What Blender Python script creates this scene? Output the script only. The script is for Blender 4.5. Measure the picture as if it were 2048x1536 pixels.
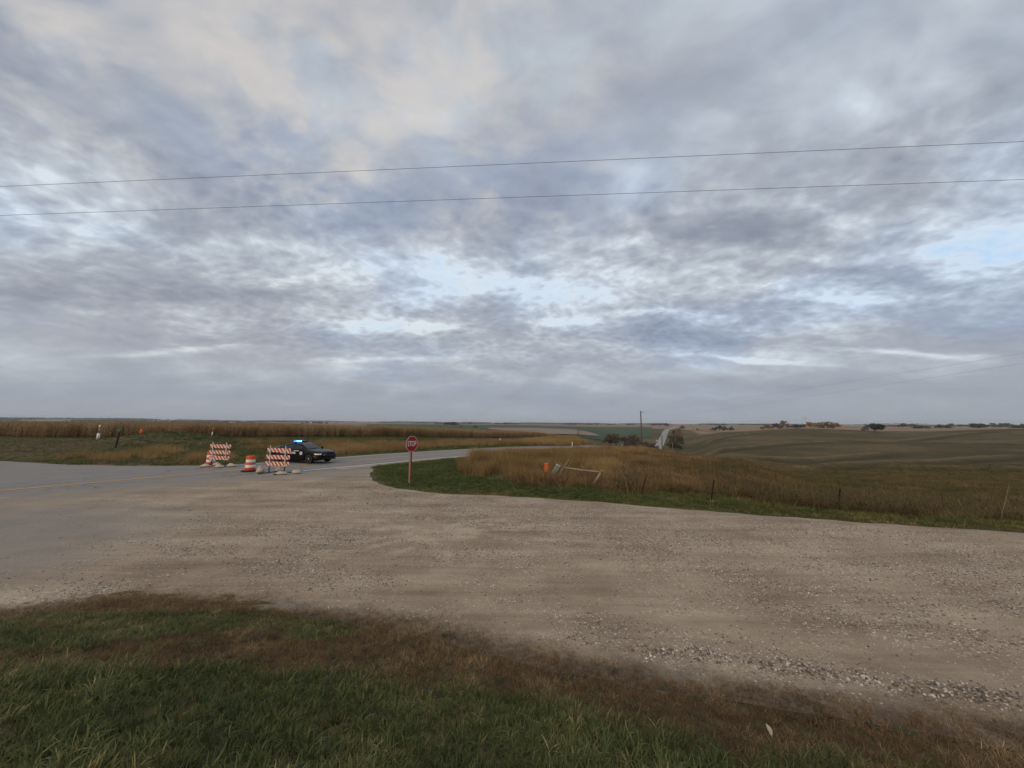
import bpy, math, random
import numpy as np
from mathutils import Matrix, Vector
for o in list(bpy.data.objects): bpy.data.objects.remove(o)
S = bpy.context.scene; COL = S.collection
R = math.radians
# ------------------------------------------------------------------ camera
CZ, FPX = 3.05, 769.0
cam = bpy.data.cameras.new('camera'); cam.sensor_width = 36.0; cam.lens = 36.0*FPX/2048
cam.clip_start = 0.05; cam.clip_end = 40000
camo = bpy.data.objects.new('camera', cam); COL.objects.link(camo)
_p, _r = math.atan(78/FPX), R(0.36)
_f = Vector((0, math.cos(_p), math.sin(_p))); _u = Vector((0, -math.sin(_p), math.cos(_p))); _x = Vector((1, 0, 0))
_xr = _x*math.cos(_r)+_u*math.sin(_r); _ur = _u*math.cos(_r)-_x*math.sin(_r)
camo.matrix_world = Matrix(((_xr.x, _ur.x, -_f.x, 0), (_xr.y, _ur.y, -_f.y, 0), (_xr.z, _ur.z, -_f.z, CZ), (0, 0, 0, 1)))
S.camera = camo
S.view_settings.view_transform = 'Standard'; S.view_settings.look = 'None'
S.view_settings.exposure = 0; S.view_settings.gamma = 1; S.view_settings.use_curve_mapping = False
# ------------------------------------------------------------------ node helper
class NT:
    def __init__(s, nt): s.nt = nt; s.n = nt.nodes; s.n.clear()
    def node(s, t, **kw):
        n = s.n.new(t)
        for k, v in kw.items(): setattr(n, k, v)
        return n
    def put(s, sock, v):
        if v is None: return
        if isinstance(v, bpy.types.NodeSocket): s.nt.links.new(v, sock)
        elif isinstance(v, (tuple, list)) and len(v) == 3 and sock.type == 'RGBA': sock.default_value = (*v, 1)
        else: sock.default_value = v
    def m(s, op, a, b=None, c=None, clamp=False):
        n = s.node('ShaderNodeMath', operation=op, use_clamp=clamp)
        for i, v in enumerate((a, b, c)): s.put(n.inputs[i], v)
        return n.outputs[0]
    def v(s, op, a, b=None, out=0):
        n = s.node('ShaderNodeVectorMath', operation=op)
        s.put(n.inputs[0], a)
        if b is not None: s.put(n.inputs[3 if op == 'SCALE' else 1], b)
        return n.outputs[out]
    def mix(s, f, a, b, mode='MIX'):
        n = s.node('ShaderNodeMix', data_type='RGBA', blend_type=mode)
        s.put(n.inputs[0], f); s.put(n.inputs[6], a); s.put(n.inputs[7], b); return n.outputs[2]
    def noise(s, vec, scale, detail=4, rough=.5, dist=0., lac=2.0, out=0):
        n = s.node('ShaderNodeTexNoise')
        s.put(n.inputs['Vector'], vec); n.inputs['Scale'].default_value = scale; n.inputs['Detail'].default_value = detail
        n.inputs['Roughness'].default_value = rough; n.inputs['Distortion'].default_value = dist; n.inputs['Lacunarity'].default_value = lac
        return n.outputs[out]
    def vor(s, vec, scale, feature='F1', out=0, rnd=1.0):
        n = s.node('ShaderNodeTexVoronoi', feature=feature)
        s.put(n.inputs['Vector'], vec); n.inputs['Scale'].default_value = scale; n.inputs['Randomness'].default_value = rnd
        return n.outputs[out]
    def map(s, vec, loc=(0, 0, 0), rot=(0, 0, 0), sc=(1, 1, 1)):
        n = s.node('ShaderNodeMapping'); s.put(n.inputs[0], vec)
        n.inputs[1].default_value = loc; n.inputs[2].default_value = rot; n.inputs[3].default_value = sc; return n.outputs[0]
    def ss(s, x, a, b, lo=0., hi=1.):
        n = s.node('ShaderNodeMapRange', interpolation_type='SMOOTHSTEP'); s.put(n.inputs[0], x)
        for i, v in enumerate((a, b, lo, hi)): n.inputs[i+1].default_value = v
        return n.outputs[0]
    def lr(s, x, a, b, lo=0., hi=1.):
        n = s.node('ShaderNodeMapRange'); s.put(n.inputs[0], x)
        for i, v in enumerate((a, b, lo, hi)): n.inputs[i+1].default_value = v
        return n.outputs[0]
    def ramp(s, f, stops, interp='LINEAR'):
        n = s.node('ShaderNodeValToRGB'); s.put(n.inputs[0], f); e = n.color_ramp.elements
        n.color_ramp.interpolation = interp
        while len(e) < len(stops): e.new(0.5)
        for k, (p, c) in enumerate(stops): e[k].position = p; e[k].color = (*c, 1)
        return n.outputs[0]
    def comb(s, x, y, z=0.):
        n = s.node('ShaderNodeCombineXYZ')
        for i, v in enumerate((x, y, z)): s.put(n.inputs[i], v)
        return n.outputs[0]
    def attr(s, name, out=0, typ='GEOMETRY'):
        n = s.node('ShaderNodeAttribute', attribute_name=name, attribute_type=typ); return n.outputs[out]
# ------------------------------------------------------------------ sky
SUN_EL, SUN_AZ = R(30), R(215)     # veiled sun behind the left shoulder
W = bpy.data.worlds.new('World'); S.world = W; W.use_nodes = True
t = NT(W.node_tree)
sky = t.node('ShaderNodeTexSky', sky_type='NISHITA', sun_disc=False, sun_elevation=SUN_EL, sun_rotation=SUN_AZ)
sky.air_density = 1.0; sky.dust_density = 1.6; sky.ozone_density = 1.2
STR = 0.1
d = t.node('ShaderNodeTexCoord').outputs['Generated']
sep = t.node('ShaderNodeSeparateXYZ'); t.put(sep.inputs[0], d)
el = t.m('MAXIMUM', sep.outputs[2], 0.0)
k = t.m('DIVIDE', 1.0, t.m('ADD', el, 0.12))
k2 = t.m('DIVIDE', 1.35, t.m('ADD', el, .27))
Qt = t.comb(t.m('MULTIPLY', sep.outputs[0], k2), t.m('MULTIPLY', sep.outputs[1], k2))       # texture space: the sheet curves down gently
Q = t.comb(t.m('MULTIPLY', sep.outputs[0], k), t.m('MULTIPLY', sep.outputs[1], k))
warp = t.v('SCALE', t.v('SUBTRACT', t.noise(Qt, 2.2, 2, .45, out=1), (.5, .5, .5)), .16)
Qw = t.v('ADD', Qt, warp)
big = t.noise(t.map(Qw, (3.1, 1.7, 0), (0, 0, R(-12)), (.9, 1.1, 1)), 1.6, 3, .5)
mid = t.noise(t.map(Qw, (7.7, 4.2, .3), (0, 0, R(-24)), (.75, 1.1, 1)), 5.0, 4, .5)
fine = t.noise(t.map(Qw, (1.3, 2.9, .8), (0, 0, R(15)), (1.0, 1.15, 1)), 21., 2, .5)
cells = t.node('ShaderNodeTexVoronoi', feature='SMOOTH_F1'); t.put(cells.inputs['Vector'], t.map(t.v('ADD', Qw, t.v('SCALE', t.noise(Qt, 9, 2, .5, out=1), .06)), (0, 0, 0), (0, 0, R(25)), (1., 1.25, 1))); cells.inputs['Scale'].default_value = 11.; cells.inputs['Smoothness'].default_value = .8
def blob(cx, cy, rx, ry, rot, amt, soft=.0):
    v = t.map(t.v('SUBTRACT', Qs, (cx, cy, 0)), (0, 0, 0), (0, 0, R(rot)), (1/rx, 1/ry, 0))
    return t.m('MULTIPLY', t.ss(t.v('LENGTH', v, out=1), soft, 1., 1., 0.), amt)
Qs = t.v('ADD', Q, t.v('SCALE', t.v('SUBTRACT', t.noise(Q, 2.6, 4, .6, out=1), (.5, .5, .5)), .42))
BL = [(-.25, 1.95, 1.25, .50, 0, -.40), (.45, 2.15, 1.0, .30, 0, -.20), (-.98, 1.60, .35, .14, 10, -.22),
      (1.95, 1.45, .60, .36, 25, -.50), (1.75, 1.95, .75, .17, 12, -.36), (.95, 2.36, .85, .13, 8, -.36), (-.7, 2.60, .9, .20, 0, -.36), (.3, 2.5, .7, .14, 0, -.25),
      (-1.35, 2.04, 1.1, .24, 12, .44), (-2.1, 1.9, .9, .34, 10, .26), (.95, 1.50, .85, .17, 24, .44), (1.55, 1.74, .7, .12, 20, .32), (.10, 1.86, .26, .10, 0, .30), (.45, 1.72, .35, .09, 10, .25),
      (-.70, 1.12, .65, .34, -10, .12), (1.5, 2.75, 1.5, .28, 5, .28), (2.9, 2.75, .9, .12, 8, -.36), (2.0, 3.2, 1.0, .12, 4, -.36), (-2.6, 2.9, 1.0, .12, 0, -.30), (-1.2, 3.4, 1.4, .16, 0, -.22)]
shape = None
for b in BL:
    x = blob(*b); shape = x if shape is None else t.m('ADD', shape, x)
lowhalf = t.ss(sep.outputs[2], .60, .40)          # broken fine cells only lower down; overhead the cloud is soft
lowband = t.ss(sep.outputs[2], .10, .24)          # the cloud smooths out into bands towards the horizon
dens = t.m('ADD', t.m('MULTIPLY_ADD', t.m('SUBTRACT', big, .5), 1.25, .58), shape)
dens = t.m('ADD', dens, t.m('MULTIPLY', t.m('MULTIPLY', t.m('SUBTRACT', mid, .5), t.lr(lowband, 0, 1, .40, .78)), t.lr(lowhalf, 0, 1, .80, .66)))
dens = t.m('ADD', dens, t.m('MULTIPLY', t.m('MULTIPLY', t.m('SUBTRACT', fine, .5), t.m('MULTIPLY', t.lr(lowband, 0, 1, .3, 1.), t.lr(lowhalf, 0, 1, .22, 1.))), .50))
dens = t.m('ADD', dens, t.m('MULTIPLY', t.m('SUBTRACT', .42, cells.outputs[0]), t.m('MULTIPLY', t.m('MULTIPLY', t.lr(lowband, 0, 1, .2, 1.), t.ss(sep.outputs[2], .66, .44)), .40)))
dens = t.m('ADD', dens, t.m('MULTIPLY', t.ss(sep.outputs[2], .16, .03), .10))   # the sheet closes towards the horizon
def L(r, g, b, e=1.14):
    f = lambda c: ((c/255+.055)/1.055)**2.4
    return (f(r)*e/STR, f(g)*e/STR, f(b)*e/STR)
cl = t.ramp(t.m('MULTIPLY_ADD', dens, .5, .25), [(.10, L(168, 198, 226)), (.25, L(188, 209, 226)), (.35, L(206, 215, 223)), (.45, L(181, 189, 198)), (.56, L(160, 167, 178)), (.74, L(139, 146, 160)), (1., L(124, 130, 145))])
wisp = t.ss(t.noise(t.map(Qw, (4, 2, 7), (0, 0, R(-20)), (.55, 1.5, 1)), 4.5, 6, .66), .36, .62)
cl = t.mix(t.m('MULTIPLY', wisp, t.m('MULTIPLY', t.ss(dens, .30, .0), .75)), cl, L(214, 221, 226))
hue = t.noise(t.map(Qw, (2.2, 6.1, 4)), .9, 3, .5)
cl = t.mix(t.m('MULTIPLY', t.ss(hue, .46, .64), .50), cl, t.mix(1.0, cl, (.82, .95, 1.14), 'MULTIPLY'))
# faint peach light on the crests overhead and to the left
crest = t.noise(t.map(Qw, (5.2, 9.1, 2), (0, 0, R(-20)), (.9, 1., 1)), 4.2, 4, .55)
wm = t.m('MULTIPLY', t.m('MULTIPLY', t.ss(crest, .38, .62), t.ss(dens, .90, .45)), t.m('MULTIPLY', t.ss(sep.outputs[2], .36, .54), t.ss(sep.outputs[0], .50, -.25)))
cl = t.mix(t.m('MULTIPLY', wm, .62), cl, L(207, 198, 189))
lowwarm = t.m('MULTIPLY', t.ss(sep.outputs[0], .25, -.5), t.m('MULTIPLY', t.ss(sep.outputs[2], .02, .14), t.ss(sep.outputs[2], .40, .2)))
cl = t.mix(t.m('MULTIPLY', lowwarm, .32), cl, t.mix(1., cl, (1.10, 1.02, .92), 'MULTIPLY'))
cover = t.ss(dens, -1.6, .0)
col = t.mix(cover, sky.outputs[0], cl)
hz = t.ss(sep.outputs[2], .17, -.01)
col = t.mix(t.m('MULTIPLY', hz, .85), col, L(150, 156, 164))
bg = t.node('ShaderNodeBackground'); t.put(bg.inputs[0], col); bg.inputs[1].default_value = STR
wo = t.node('ShaderNodeOutputWorld'); t.put(wo.inputs[0], bg.outputs[0])
sun = bpy.data.lights.new('sun', 'SUN'); sun.energy = 1.5; sun.angle = R(40); sun.color = (1, .80, .60)
suno = bpy.data.objects.new('sun', sun); COL.objects.link(suno)
sd = Vector((math.sin(SUN_AZ)*math.cos(SUN_EL), math.cos(SUN_AZ)*math.cos(SUN_EL), math.sin(SUN_EL)))
suno.rotation_euler = sd.to_track_quat('Z', 'Y').to_euler()

# ================================================================== object helpers
def tag(o, label=None, cat=None, group=None, kind=None):
    for k_, v_ in (('label', label), ('category', cat), ('group', group), ('kind', kind)):
        if v_: o[k_] = v_
    return o
def empty(name, loc, rz=0., label=None, cat=None, group=None):
    o = bpy.data.objects.new(name, None); COL.objects.link(o); o.location = loc; o.rotation_euler = (0, 0, rz)
    o.empty_display_size = .2
    return tag(o, label, cat, group)
def link(name, me, mat=None, parent=None, smooth=False):
    o = bpy.data.objects.new(name, me); COL.objects.link(o)
    if mat: me.materials.append(mat)
    if parent: o.parent = parent
    if smooth: me.shade_smooth()
    return o
def mesh_from(name, V, F_, attrs=None):
    """V (n,3) array, F_ list of index arrays (k,3)/(k,4)"""
    me = bpy.data.meshes.new(name); V = np.asarray(V, np.float32)
    me.vertices.add(len(V)); me.vertices.foreach_set('co', V.ravel())
    F_ = [np.asarray(f, np.int32) for f in F_ if len(f)]
    nl = sum(f.size for f in F_); nf = sum(len(f) for f in F_)
    if nf:
        me.loops.add(nl); me.loops.foreach_set('vertex_index', np.concatenate([f.ravel() for f in F_]))
        me.polygons.add(nf)
        tot = np.concatenate([np.full(len(f), f.shape[1], np.int32) for f in F_])
        me.polygons.foreach_set('loop_start', np.concatenate([[0], np.cumsum(tot)[:-1]]).astype(np.int32))
    for nm, (typ, arr) in (attrs or {}).items():
        a = me.attributes.new(nm, typ, 'POINT')
        key = {'FLOAT': 'value', 'INT': 'value', 'FLOAT_VECTOR': 'vector', 'FLOAT_COLOR': 'color'}[typ]
        arr = np.asarray(arr, np.int32 if typ == 'INT' else np.float32)
        if typ == 'FLOAT_COLOR' and arr.shape[1] == 3: arr = np.hstack([arr, np.ones((len(arr), 1), np.float32)])
        a.data.foreach_set(key, arr.ravel())
    me.update(calc_edges=True); me.validate()
    return me
def material(name, build, rough=.9, spec=.2):
    m = bpy.data.materials.new(name); m.use_nodes = True; t = NT(m.node_tree)
    out = t.node('ShaderNodeOutputMaterial'); b = t.node('ShaderNodeBsdfPrincipled')
    b.inputs['Roughness'].default_value = rough; b.inputs['Specular IOR Level'].default_value = spec
    t.put(out.inputs[0], b.outputs[0]); build(t, b); return m
def bump(t, b, h, strength=.5, dist=.05):
    n = t.node('ShaderNodeBump'); n.inputs['Strength'].default_value = strength; n.inputs['Distance'].default_value = dist
    t.put(n.inputs['Height'], h); t.put(b.inputs['Normal'], n.outputs[0])
def pos(t): return t.node('ShaderNodeNewGeometry').outputs['Position']
rng = np.random.default_rng(7)
# ================================================================== numpy noise
_perm = np.random.default_rng(3).random((256, 256)).astype(np.float32)
def vnoise(x, y):
    xi = np.floor(x).astype(int); yi = np.floor(y).astype(int); fx = x-xi; fy = y-yi
    fx = fx*fx*(3-2*fx); fy = fy*fy*(3-2*fy)
    g = lambda a, b: _perm[a & 255, b & 255]
    return (g(xi, yi)*(1-fx)+g(xi+1, yi)*fx)*(1-fy)+(g(xi, yi+1)*(1-fx)+g(xi+1, yi+1)*fx)*fy
def fbm(x, y, s, o=4, rough=.5):
    a = 1.; r = 0.; n = 0.
    for i in range(o):
        r = r+a*vnoise(x/s*2**i+17.3*i, y/s*2**i+5.1*i); n += a; a *= rough
    return r/n
def sstep(x, a, b):
    t_ = np.clip((x-a)/(b-a), 0, 1); return t_*t_*(3-2*t_)
def sdist(px_, py_, L_):
    """signed distance to a polyline, positive on its right-hand side; also the arclength"""
    L_ = np.asarray(L_, float); best = np.full(px_.shape, 1e9); sg = np.ones(px_.shape); s0 = 0.; S_ = np.zeros(px_.shape)
    for a, b in zip(L_[:-1], L_[1:]):
        ab = b-a; ln = np.hypot(*ab); t_ = np.clip(((px_-a[0])*ab[0]+(py_-a[1])*ab[1])/ln**2, 0, 1)
        dd = np.hypot(px_-a[0]-t_*ab[0], py_-a[1]-t_*ab[1]); cr = ab[0]*(py_-a[1])-ab[1]*(px_-a[0])
        w = dd < best; best = np.where(w, dd, best); sg = np.where(w, np.where(cr > 0, -1, 1), sg); S_ = np.where(w, s0+t_*ln, S_); s0 += ln
    return best*sg, S_
def inpoly(x, y, P_):
    P_ = np.asarray(P_, float); r = np.zeros(x.shape, bool); j = len(P_)-1
    for i in range(len(P_)):
        xi, yi = P_[i]; xj, yj = P_[j]
        if yi != yj:
            r ^= ((yi > y) != (yj > y)) & (x < (xj-xi)*(y-yi)/(yj-yi)+xi)
        j = i
    return r
# ================================================================== terrain heights
# surveyed ground profiles: (bearing in radians clockwise from north, [(distance m, height m), ...])
PROF = [
    (-0.9236, [(47,0), (75,0.2), (100,0.3), (260,0.2), (600,-8), (1200,-4.33), (2000,-4.6), (3000,-1.45), (4300,10.95), (5200,7.36), (9000,0.03)]),
    (-0.7854, [(38,0), (80,0.3), (100,0.35), (260,0.2), (600,-8), (1200,-5.53), (2000,-4.88), (3000,-0.67), (4300,13.37), (5200,10.8), (9000,4.18)]),
    (-0.5951, [(35,0), (60,0.1), (80,0.2), (250,0), (600,-8), (1200,-4.99), (2000,-5.03), (3000,-2.67), (4500,6.45), (6000,7.58), (9000,3.14)]),
    (-0.3400, [(38,0), (80,-0.1), (200,-1.2), (300,-2.4), (400,-6), (600,-3.29), (1000,-2.07), (1600,-4.17), (3000,-3.21), (5000,7.78), (9000,6.11)]),
    (-0.0304, [(48,0), (90,-1.1), (120,-1.7), (200,-2.9), (280,-7), (450,-8.58), (500,-6.36), (700,-6.53), (1100,-2.82), (1600,-3.43), (3000,-3.31), (5000,5.31), (9000,5.95)]),
    (0.1622, [(48,-0.05), (62,-0.5), (130,-1.59), (200,-6.5), (350,-8.12), (600,-7.38), (1000,-4.83), (1300,-2.24), (1700,-2.79), (3000,-3.45), (5000,3.01), (9000,5.26)]),
    (0.2671, [(40,0), (62,-0.48), (100,-4.5), (330,-15.96), (450,-12.91), (700,-13.14), (1100,-6.05), (1600,-4.24), (2500,-3.69), (5000,1.36), (9000,4.47)]),
    (0.3776, [(30,0), (52,-0.42), (90,-5), (250,-19), (400,-20.3), (550,-16.02), (720,-6.05), (790,-7.41), (1100,-6.26), (1500,-4.26), (2500,-1.66), (5000,1.4), (9000,4.39)]),
    (0.5043, [(16,0), (40,-0.19), (70,-5), (110,-5.6), (190,-7.46), (255,-8.2), (320,-8.21), (480,-4.96), (560,-8), (850,-9.22), (1200,-5.49), (1600,-2.94), (3000,-1.42), (5000,1.24), (9000,3.84)]),
    (0.6410, [(16,0), (25,-0.9), (40,-1.38), (60,-5), (90,-5.73), (112,-6.91), (125,-6.99), (155,-7.58), (200,-7.3), (260,-6.41), (330,-5.57), (450,-0.61), (500,-1.27), (700,-1.92), (950,-0.75), (1500,0.14), (3000,0.33), (5000,3.16), (9000,5.1)]),
    (0.7880, [(16.7,0), (25,-0.9), (45,-2.26), (90,-4.91), (116,-5.76), (142,-6.59), (190,-6.25), (260,-4.87), (330,-6.26), (450,-3.73), (560,-4.12), (700,-4.65), (1100,-2.06), (1350,-0.78), (2500,-2.9), (4500,0.51), (6000,21.45), (9000,10.22)]),
    (0.9248, [(18.5,0), (28,-1.1), (50,-2.09), (90,-4.14), (116,-4.79), (165,-4.93), (260,-4.21), (380,-2.71), (520,0.4), (580,0.1), (900,-1.18), (1200,-0.73), (1500,0.07), (3000,-0.12), (5000,2.41), (9000,4.69)]),
]

PROF.insert(0, (-3.2, [(30, 0), (9000, 0)])); PROF.insert(1, (-1.6, PROF[1][1])); PROF.append((1.35, PROF[-1][1])); PROF.append((3.2, [(30, 0), (9000, 0)]))
LD = np.linspace(math.log(8), math.log(9600), 700)
def _pchip(x, y, xq):
    x = np.asarray(x, float); y = np.asarray(y, float); h = np.diff(x); dl = np.diff(y)/h; m_ = np.zeros(len(x))
    for i in range(1, len(x)-1):
        if dl[i-1]*dl[i] > 0:
            w1 = 2*h[i]+h[i-1]; w2 = h[i]+2*h[i-1]; m_[i] = (w1+w2)/(w1/dl[i-1]+w2/dl[i])
    i = np.clip(np.searchsorted(x, xq)-1, 0, len(x)-2); t_ = np.clip((xq-x[i])/h[i], 0, 1)
    return (2*t_**3-3*t_**2+1)*y[i]+(t_**3-2*t_**2+t_)*h[i]*m_[i]+(-2*t_**3+3*t_**2)*y[i+1]+(t_**3-t_**2)*h[i]*m_[i+1]
PAZ = np.array([p_[0] for p_ in PROF])
PZ = np.array([_pchip([math.log(8)]+[math.log(a_) for a_, _ in p_[1]]+[math.log(9700)], [0]+[b_ for _, b_ in p_[1]]+[p_[1][-1][1]], LD) for p_ in PROF])
GN_ = [(-60, 4.4), (-30, 5.5), (-14, 6.3), (-8.57, 6.79), (-7.96, 6.99), (-6.69, 7.48), (-5.22, 7.37), (-3.73, 7.14), (-2.31, 6.88), (-.96, 6.47), (.02, 6.06),
       (1.25, 5.68), (2.48, 5.36), (3.59, 5.09), (4.56, 4.83), (5.7, 4.6), (9, 3.7), (20, 1), (40, -3), (80, -13)]          # near edge of the gravel
GF_ = [(-8.99, 25.05), (-8.34, 22.7), (-7.67, 21.13), (-6.31, 18.87), (-4.49, 17.45), (-2.58, 16.56), (-.46, 16.2), (3.38, 15.04), (6.55, 13.72),
       (9.3, 12.76), (11.68, 11.92), (14.46, 11.2), (24, 8.2), (45, 2), (85, -10)]                                        # far edge of the gravel
RC_ = [(-36, -30), (-34.5, -15), (-31.5, -2), (-27.5, 8), (-24.2, 13.6), (-22.01, 16.95), (-20.2, 19.7), (-18.03, 23.2), (-15.74, 26.4), (-13.55, 29.3), (-11.6, 32),
       (-9.27, 35.2), (-4.52, 40.5), (1.0, 45.6), (6.5, 50.4), (11.5, 56), (16, 64), (20, 76), (24, 95), (32, 125), (50, 180), (70, 235), (95, 300), (118, 350), (140, 378)]  # highway centre line
# contour terraces in the pasture: (bearing, distance) polylines
TER = [[(.455, 165), (.50, 190), (.59, 235), (.655, 262), (.72, 268), (.80, 262), (.90, 258), (.98, 255), (1.06, 258)],
       [(.585, 132), (.66, 152), (.72, 168), (.755, 178)],
       [(.64, 110), (.70, 124), (.76, 136), (.82, 148), (.90, 163), (1.0, 175)],
       [(.74, 116), (.80, 115), (.86, 115), (.925, 116), (1.05, 119)],
       [(.765, 300), (.80, 345), (.84, 400), (.88, 450)],
       [(.47, 335), (.52, 385), (.60, 420), (.70, 430)]]
TER = [[(d_*math.sin(a_), d_*math.cos(a_)) for a_, d_ in l_] for l_ in TER]
def catmull(P_, n=8):
    P_ = np.asarray(P_, float); Q_ = np.vstack([2*P_[0]-P_[1], P_, 2*P_[-1]-P_[-2]]); o = []
    for i in range(1, len(Q_)-2):
        for t_ in np.arange(n)/n:
            a, b, c, e = Q_[i-1:i+3]; o.append(.5*((2*b)+(-a+c)*t_+(2*a-5*b+4*c-e)*t_**2+(-a+3*b-3*c+e)*t_**3))
    return np.array(o+[P_[-1]])
GNs, GFs, RCs = catmull(GN_, 5), catmull(GF_, 5), catmull(RC_, 6)
TERs = [catmull(l_, 6) for l_ in TER]
PAVED = [(-90, 40), (-60, 33.5), (-38, 29.06), (-31.2, 27.1), (-26.2, 26.53), (-22.04, 26.8), (-18.9, 27.9), (-16.2, 30.3), (-11.6, 32), (-8.9, 27.6), (-8.6, 25.2),
         (-7.3, 21.2), (-6.5, 18.5), (-8, 14), (-8, 10), (-8.2, 7.05), (-14, 6.45), (-30, 5.65), (-60, 4.5), (-90, 4)]
GRAVEL = [(p_[0]+.06, p_[1]+.25) for p_ in GFs]+[(85, -14)]+[(p_[0]+.1, p_[1]-1.0) for p_ in GNs[::-1] if p_[0] > -20 and p_[0] < 78]+[(-20.5, 8), (-21, 13), (-20, 16.5), (-15.5, 21.5), (-12.5, 24.2)]
def bank(s_): t_ = np.clip((s_+.2)/7., 0, 1); return 1.35*t_*t_*(3-2*t_)
def H(x, y, soft=True):
    x = np.asarray(x, float); y = np.asarray(y, float); d_ = np.hypot(x, y); az = np.arctan2(x, y)
    az = az+.02*(fbm(x, y, 60, 2)-.5)*np.clip(d_/100-.3, 0, 1)*(d_ < 900)
    ld = np.clip((np.log(np.maximum(d_, 8.001))-LD[0])/(LD[1]-LD[0]), 0, len(LD)-1.001); j = ld.astype(int); fj = ld-j
    i = np.clip(np.searchsorted(PAZ, az)-1, 0, len(PAZ)-2); fi = np.clip((az-PAZ[i])/(PAZ[i+1]-PAZ[i]), 0, 1); fi = fi*fi*(3-2*fi)*.5+fi*.5
    g = lambda a: PZ[a, j]*(1-fj)+PZ[a, j+1]*fj
    z = g(i)*(1-fi)+g(i+1)*fi
    s_, _ = sdist(x, y, GN_)
    z = z+np.where((d_ < 90), bank(s_), 0.)
    f_, _ = sdist(x, y, GF_); z = z+.12*sstep(-f_, .15, 1.6)*(d_ < 60)*sstep(x, -12, -8)*(np.abs(sdist(x, y, RC_)[0]) > 5.2)
    # hummock left of the barricades
    ex = (x+44)*.78+(y-50)*-.62; ey = (x+44)*.62+(y-50)*.78
    z = z+1.35*np.exp(-(ex/9.5)**2-(ey/6.5)**2)
    for l_ in TERs:
        t_, _ = sdist(x, y, l_); t_ = np.where(d_ < 700, t_, 99)
        z = z+.85*np.exp(-(t_/3.2)**2)-.35*np.exp(-((t_-6)/4.)**2)
    z = z+(fbm(x, y, 14, 3)-.5)*.5*np.clip((d_-55)/80, 0, 1)*(d_ < 2500)
    z = z+(fbm(x, y, 900, 3)-.5)*9*np.clip((d_-2300)/2500, 0, 1)
    return z
FRP = [(.3560, 365), (.3600, 400), (.3665, 470), (.3722, 560), (.3780, 640), (.3842, 718), (.3868, 760), (.3905, 860), (.3946, 1000), (.3988, 1200), (.4018, 1400), (.404, 1600), (.4055, 1850)]
FR = catmull([(d2*math.sin(a2), d2*math.cos(a2)) for a2, d2 in FRP], 8)
_fs = np.concatenate([[0], np.cumsum(np.hypot(*np.diff(FR, axis=0).T))]); _fz = H(FR[:, 0], FR[:, 1]); _fz = np.convolve(np.pad(_fz, 3, 'edge'), np.ones(7)/7, 'valid')
H0 = H
def H(x, y):
    z = H0(x, y); x = np.asarray(x, float); y = np.asarray(y, float); d_ = np.hypot(x, y); a_ = np.arctan2(x, y)
    k_ = (d_ > 330) & (d_ < 1900) & (a_ > .28) & (a_ < .45)
    if k_.any():
        t_, s_ = sdist(x[k_], y[k_], FR); w = sstep(np.abs(t_), 22, 7); z[k_] = z[k_]*(1-w)+np.interp(s_, _fs, _fz)*w
    return z
def h1(x, y): return float(H(np.array([x]), np.array([y]))[0])
# ---------------------------------------------------------------- ground sheet (polar grid out to the horizon)
az_ = np.concatenate([np.arange(-math.pi, -1.0, .07), np.arange(-1.0, 1.0, .0032), np.arange(1.0, math.pi-.03, .07)])
dr_ = np.concatenate([[.25], np.exp(np.arange(math.log(.6), math.log(9400), .0255))])
A_, D_ = np.meshgrid(az_, dr_); X = D_*np.sin(A_); Y = D_*np.cos(A_); Zg = H(X, Y)
onroad = (inpoly(X, Y, PAVED) | inpoly(X, Y, GRAVEL)) & (sdist(X, Y, GN_)[0] < -.5) & ((sdist(X, Y, GF_)[0] > .5) | (X < -9))
rd, _ = sdist(X, Y, RCs)
onroad |= (np.abs(rd) < 3.9) & (D_ < 420)
Zg = Zg-np.where(onroad, .05, 0.)
na, nr = len(az_), len(dr_)
def grid_faces(nr, na, wrap):
    a = np.arange(na if wrap else na-1); r = np.arange(nr-1); r, a = np.meshgrid(r, a, indexing='ij'); b = (a+1) % na
    return np.stack([r*na+a, (r+1)*na+a, (r+1)*na+b, r*na+b], -1).reshape(-1, 4)[:, ::-1]
x, y, z, d_, a_ = X.ravel(), Y.ravel(), Zg.ravel(), D_.ravel(), A_.ravel()
def lerp(c0, c1, w): return c0*(1-w[:, None])+c1*w[:, None]
c = np.array
n1 = fbm(x, y, 6, 4); n2 = fbm(x+300, y, 28, 4); n3 = fbm(x, y+777, 110, 3)
green, dry, olive, soil = c([.066, .078, .026]), c([.165, .108, .056]), c([.090, .072, .035]), c([.075, .052, .032])
gcol = lerp(green[None]*np.ones((len(x), 1)), olive[None], sstep(n2, .4, .6))
gcol = lerp(gcol, dry[None], .5*sstep(n1, .5, .75))
past = (a_ > .27) & (d_ > 13)                                        # the pasture that drops away to the right
pc = lerp(c([[.072, .058, .023]])*np.ones((len(x), 1)), c([[.115, .084, .038]]), sstep(n2, .4, .65)); pc = lerp(pc, c([[.046, .046, .018]]), .7*sstep(n3, .52, .68))
gcol = lerp(gcol, pc, sstep(a_+(n2-.5)*.25, .22, .36)*sstep(d_, 13, 20))
for l_ in TERs:                                                       # paler dead grass on the terrace crests, shade painted darker in the channel below
    t_, _ = sdist(x, y, l_); t_ = np.where(d_ < 700, t_, 99)+(n1-.5)*2
    gcol = lerp(gcol, c([[.185, .135, .072]]), .7*np.exp(-((t_+.5)/2.6)**2)); gcol = lerp(gcol, c([[.034, .030, .013]]), .75*np.exp(-((t_-6)/3.5)**2))
far = sstep(d_-340*sstep(a_, .18, .26)*sstep(-a_, -.46, -.40), 520, 640)                                             # patchwork of harvested fields out to the horizon
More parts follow.
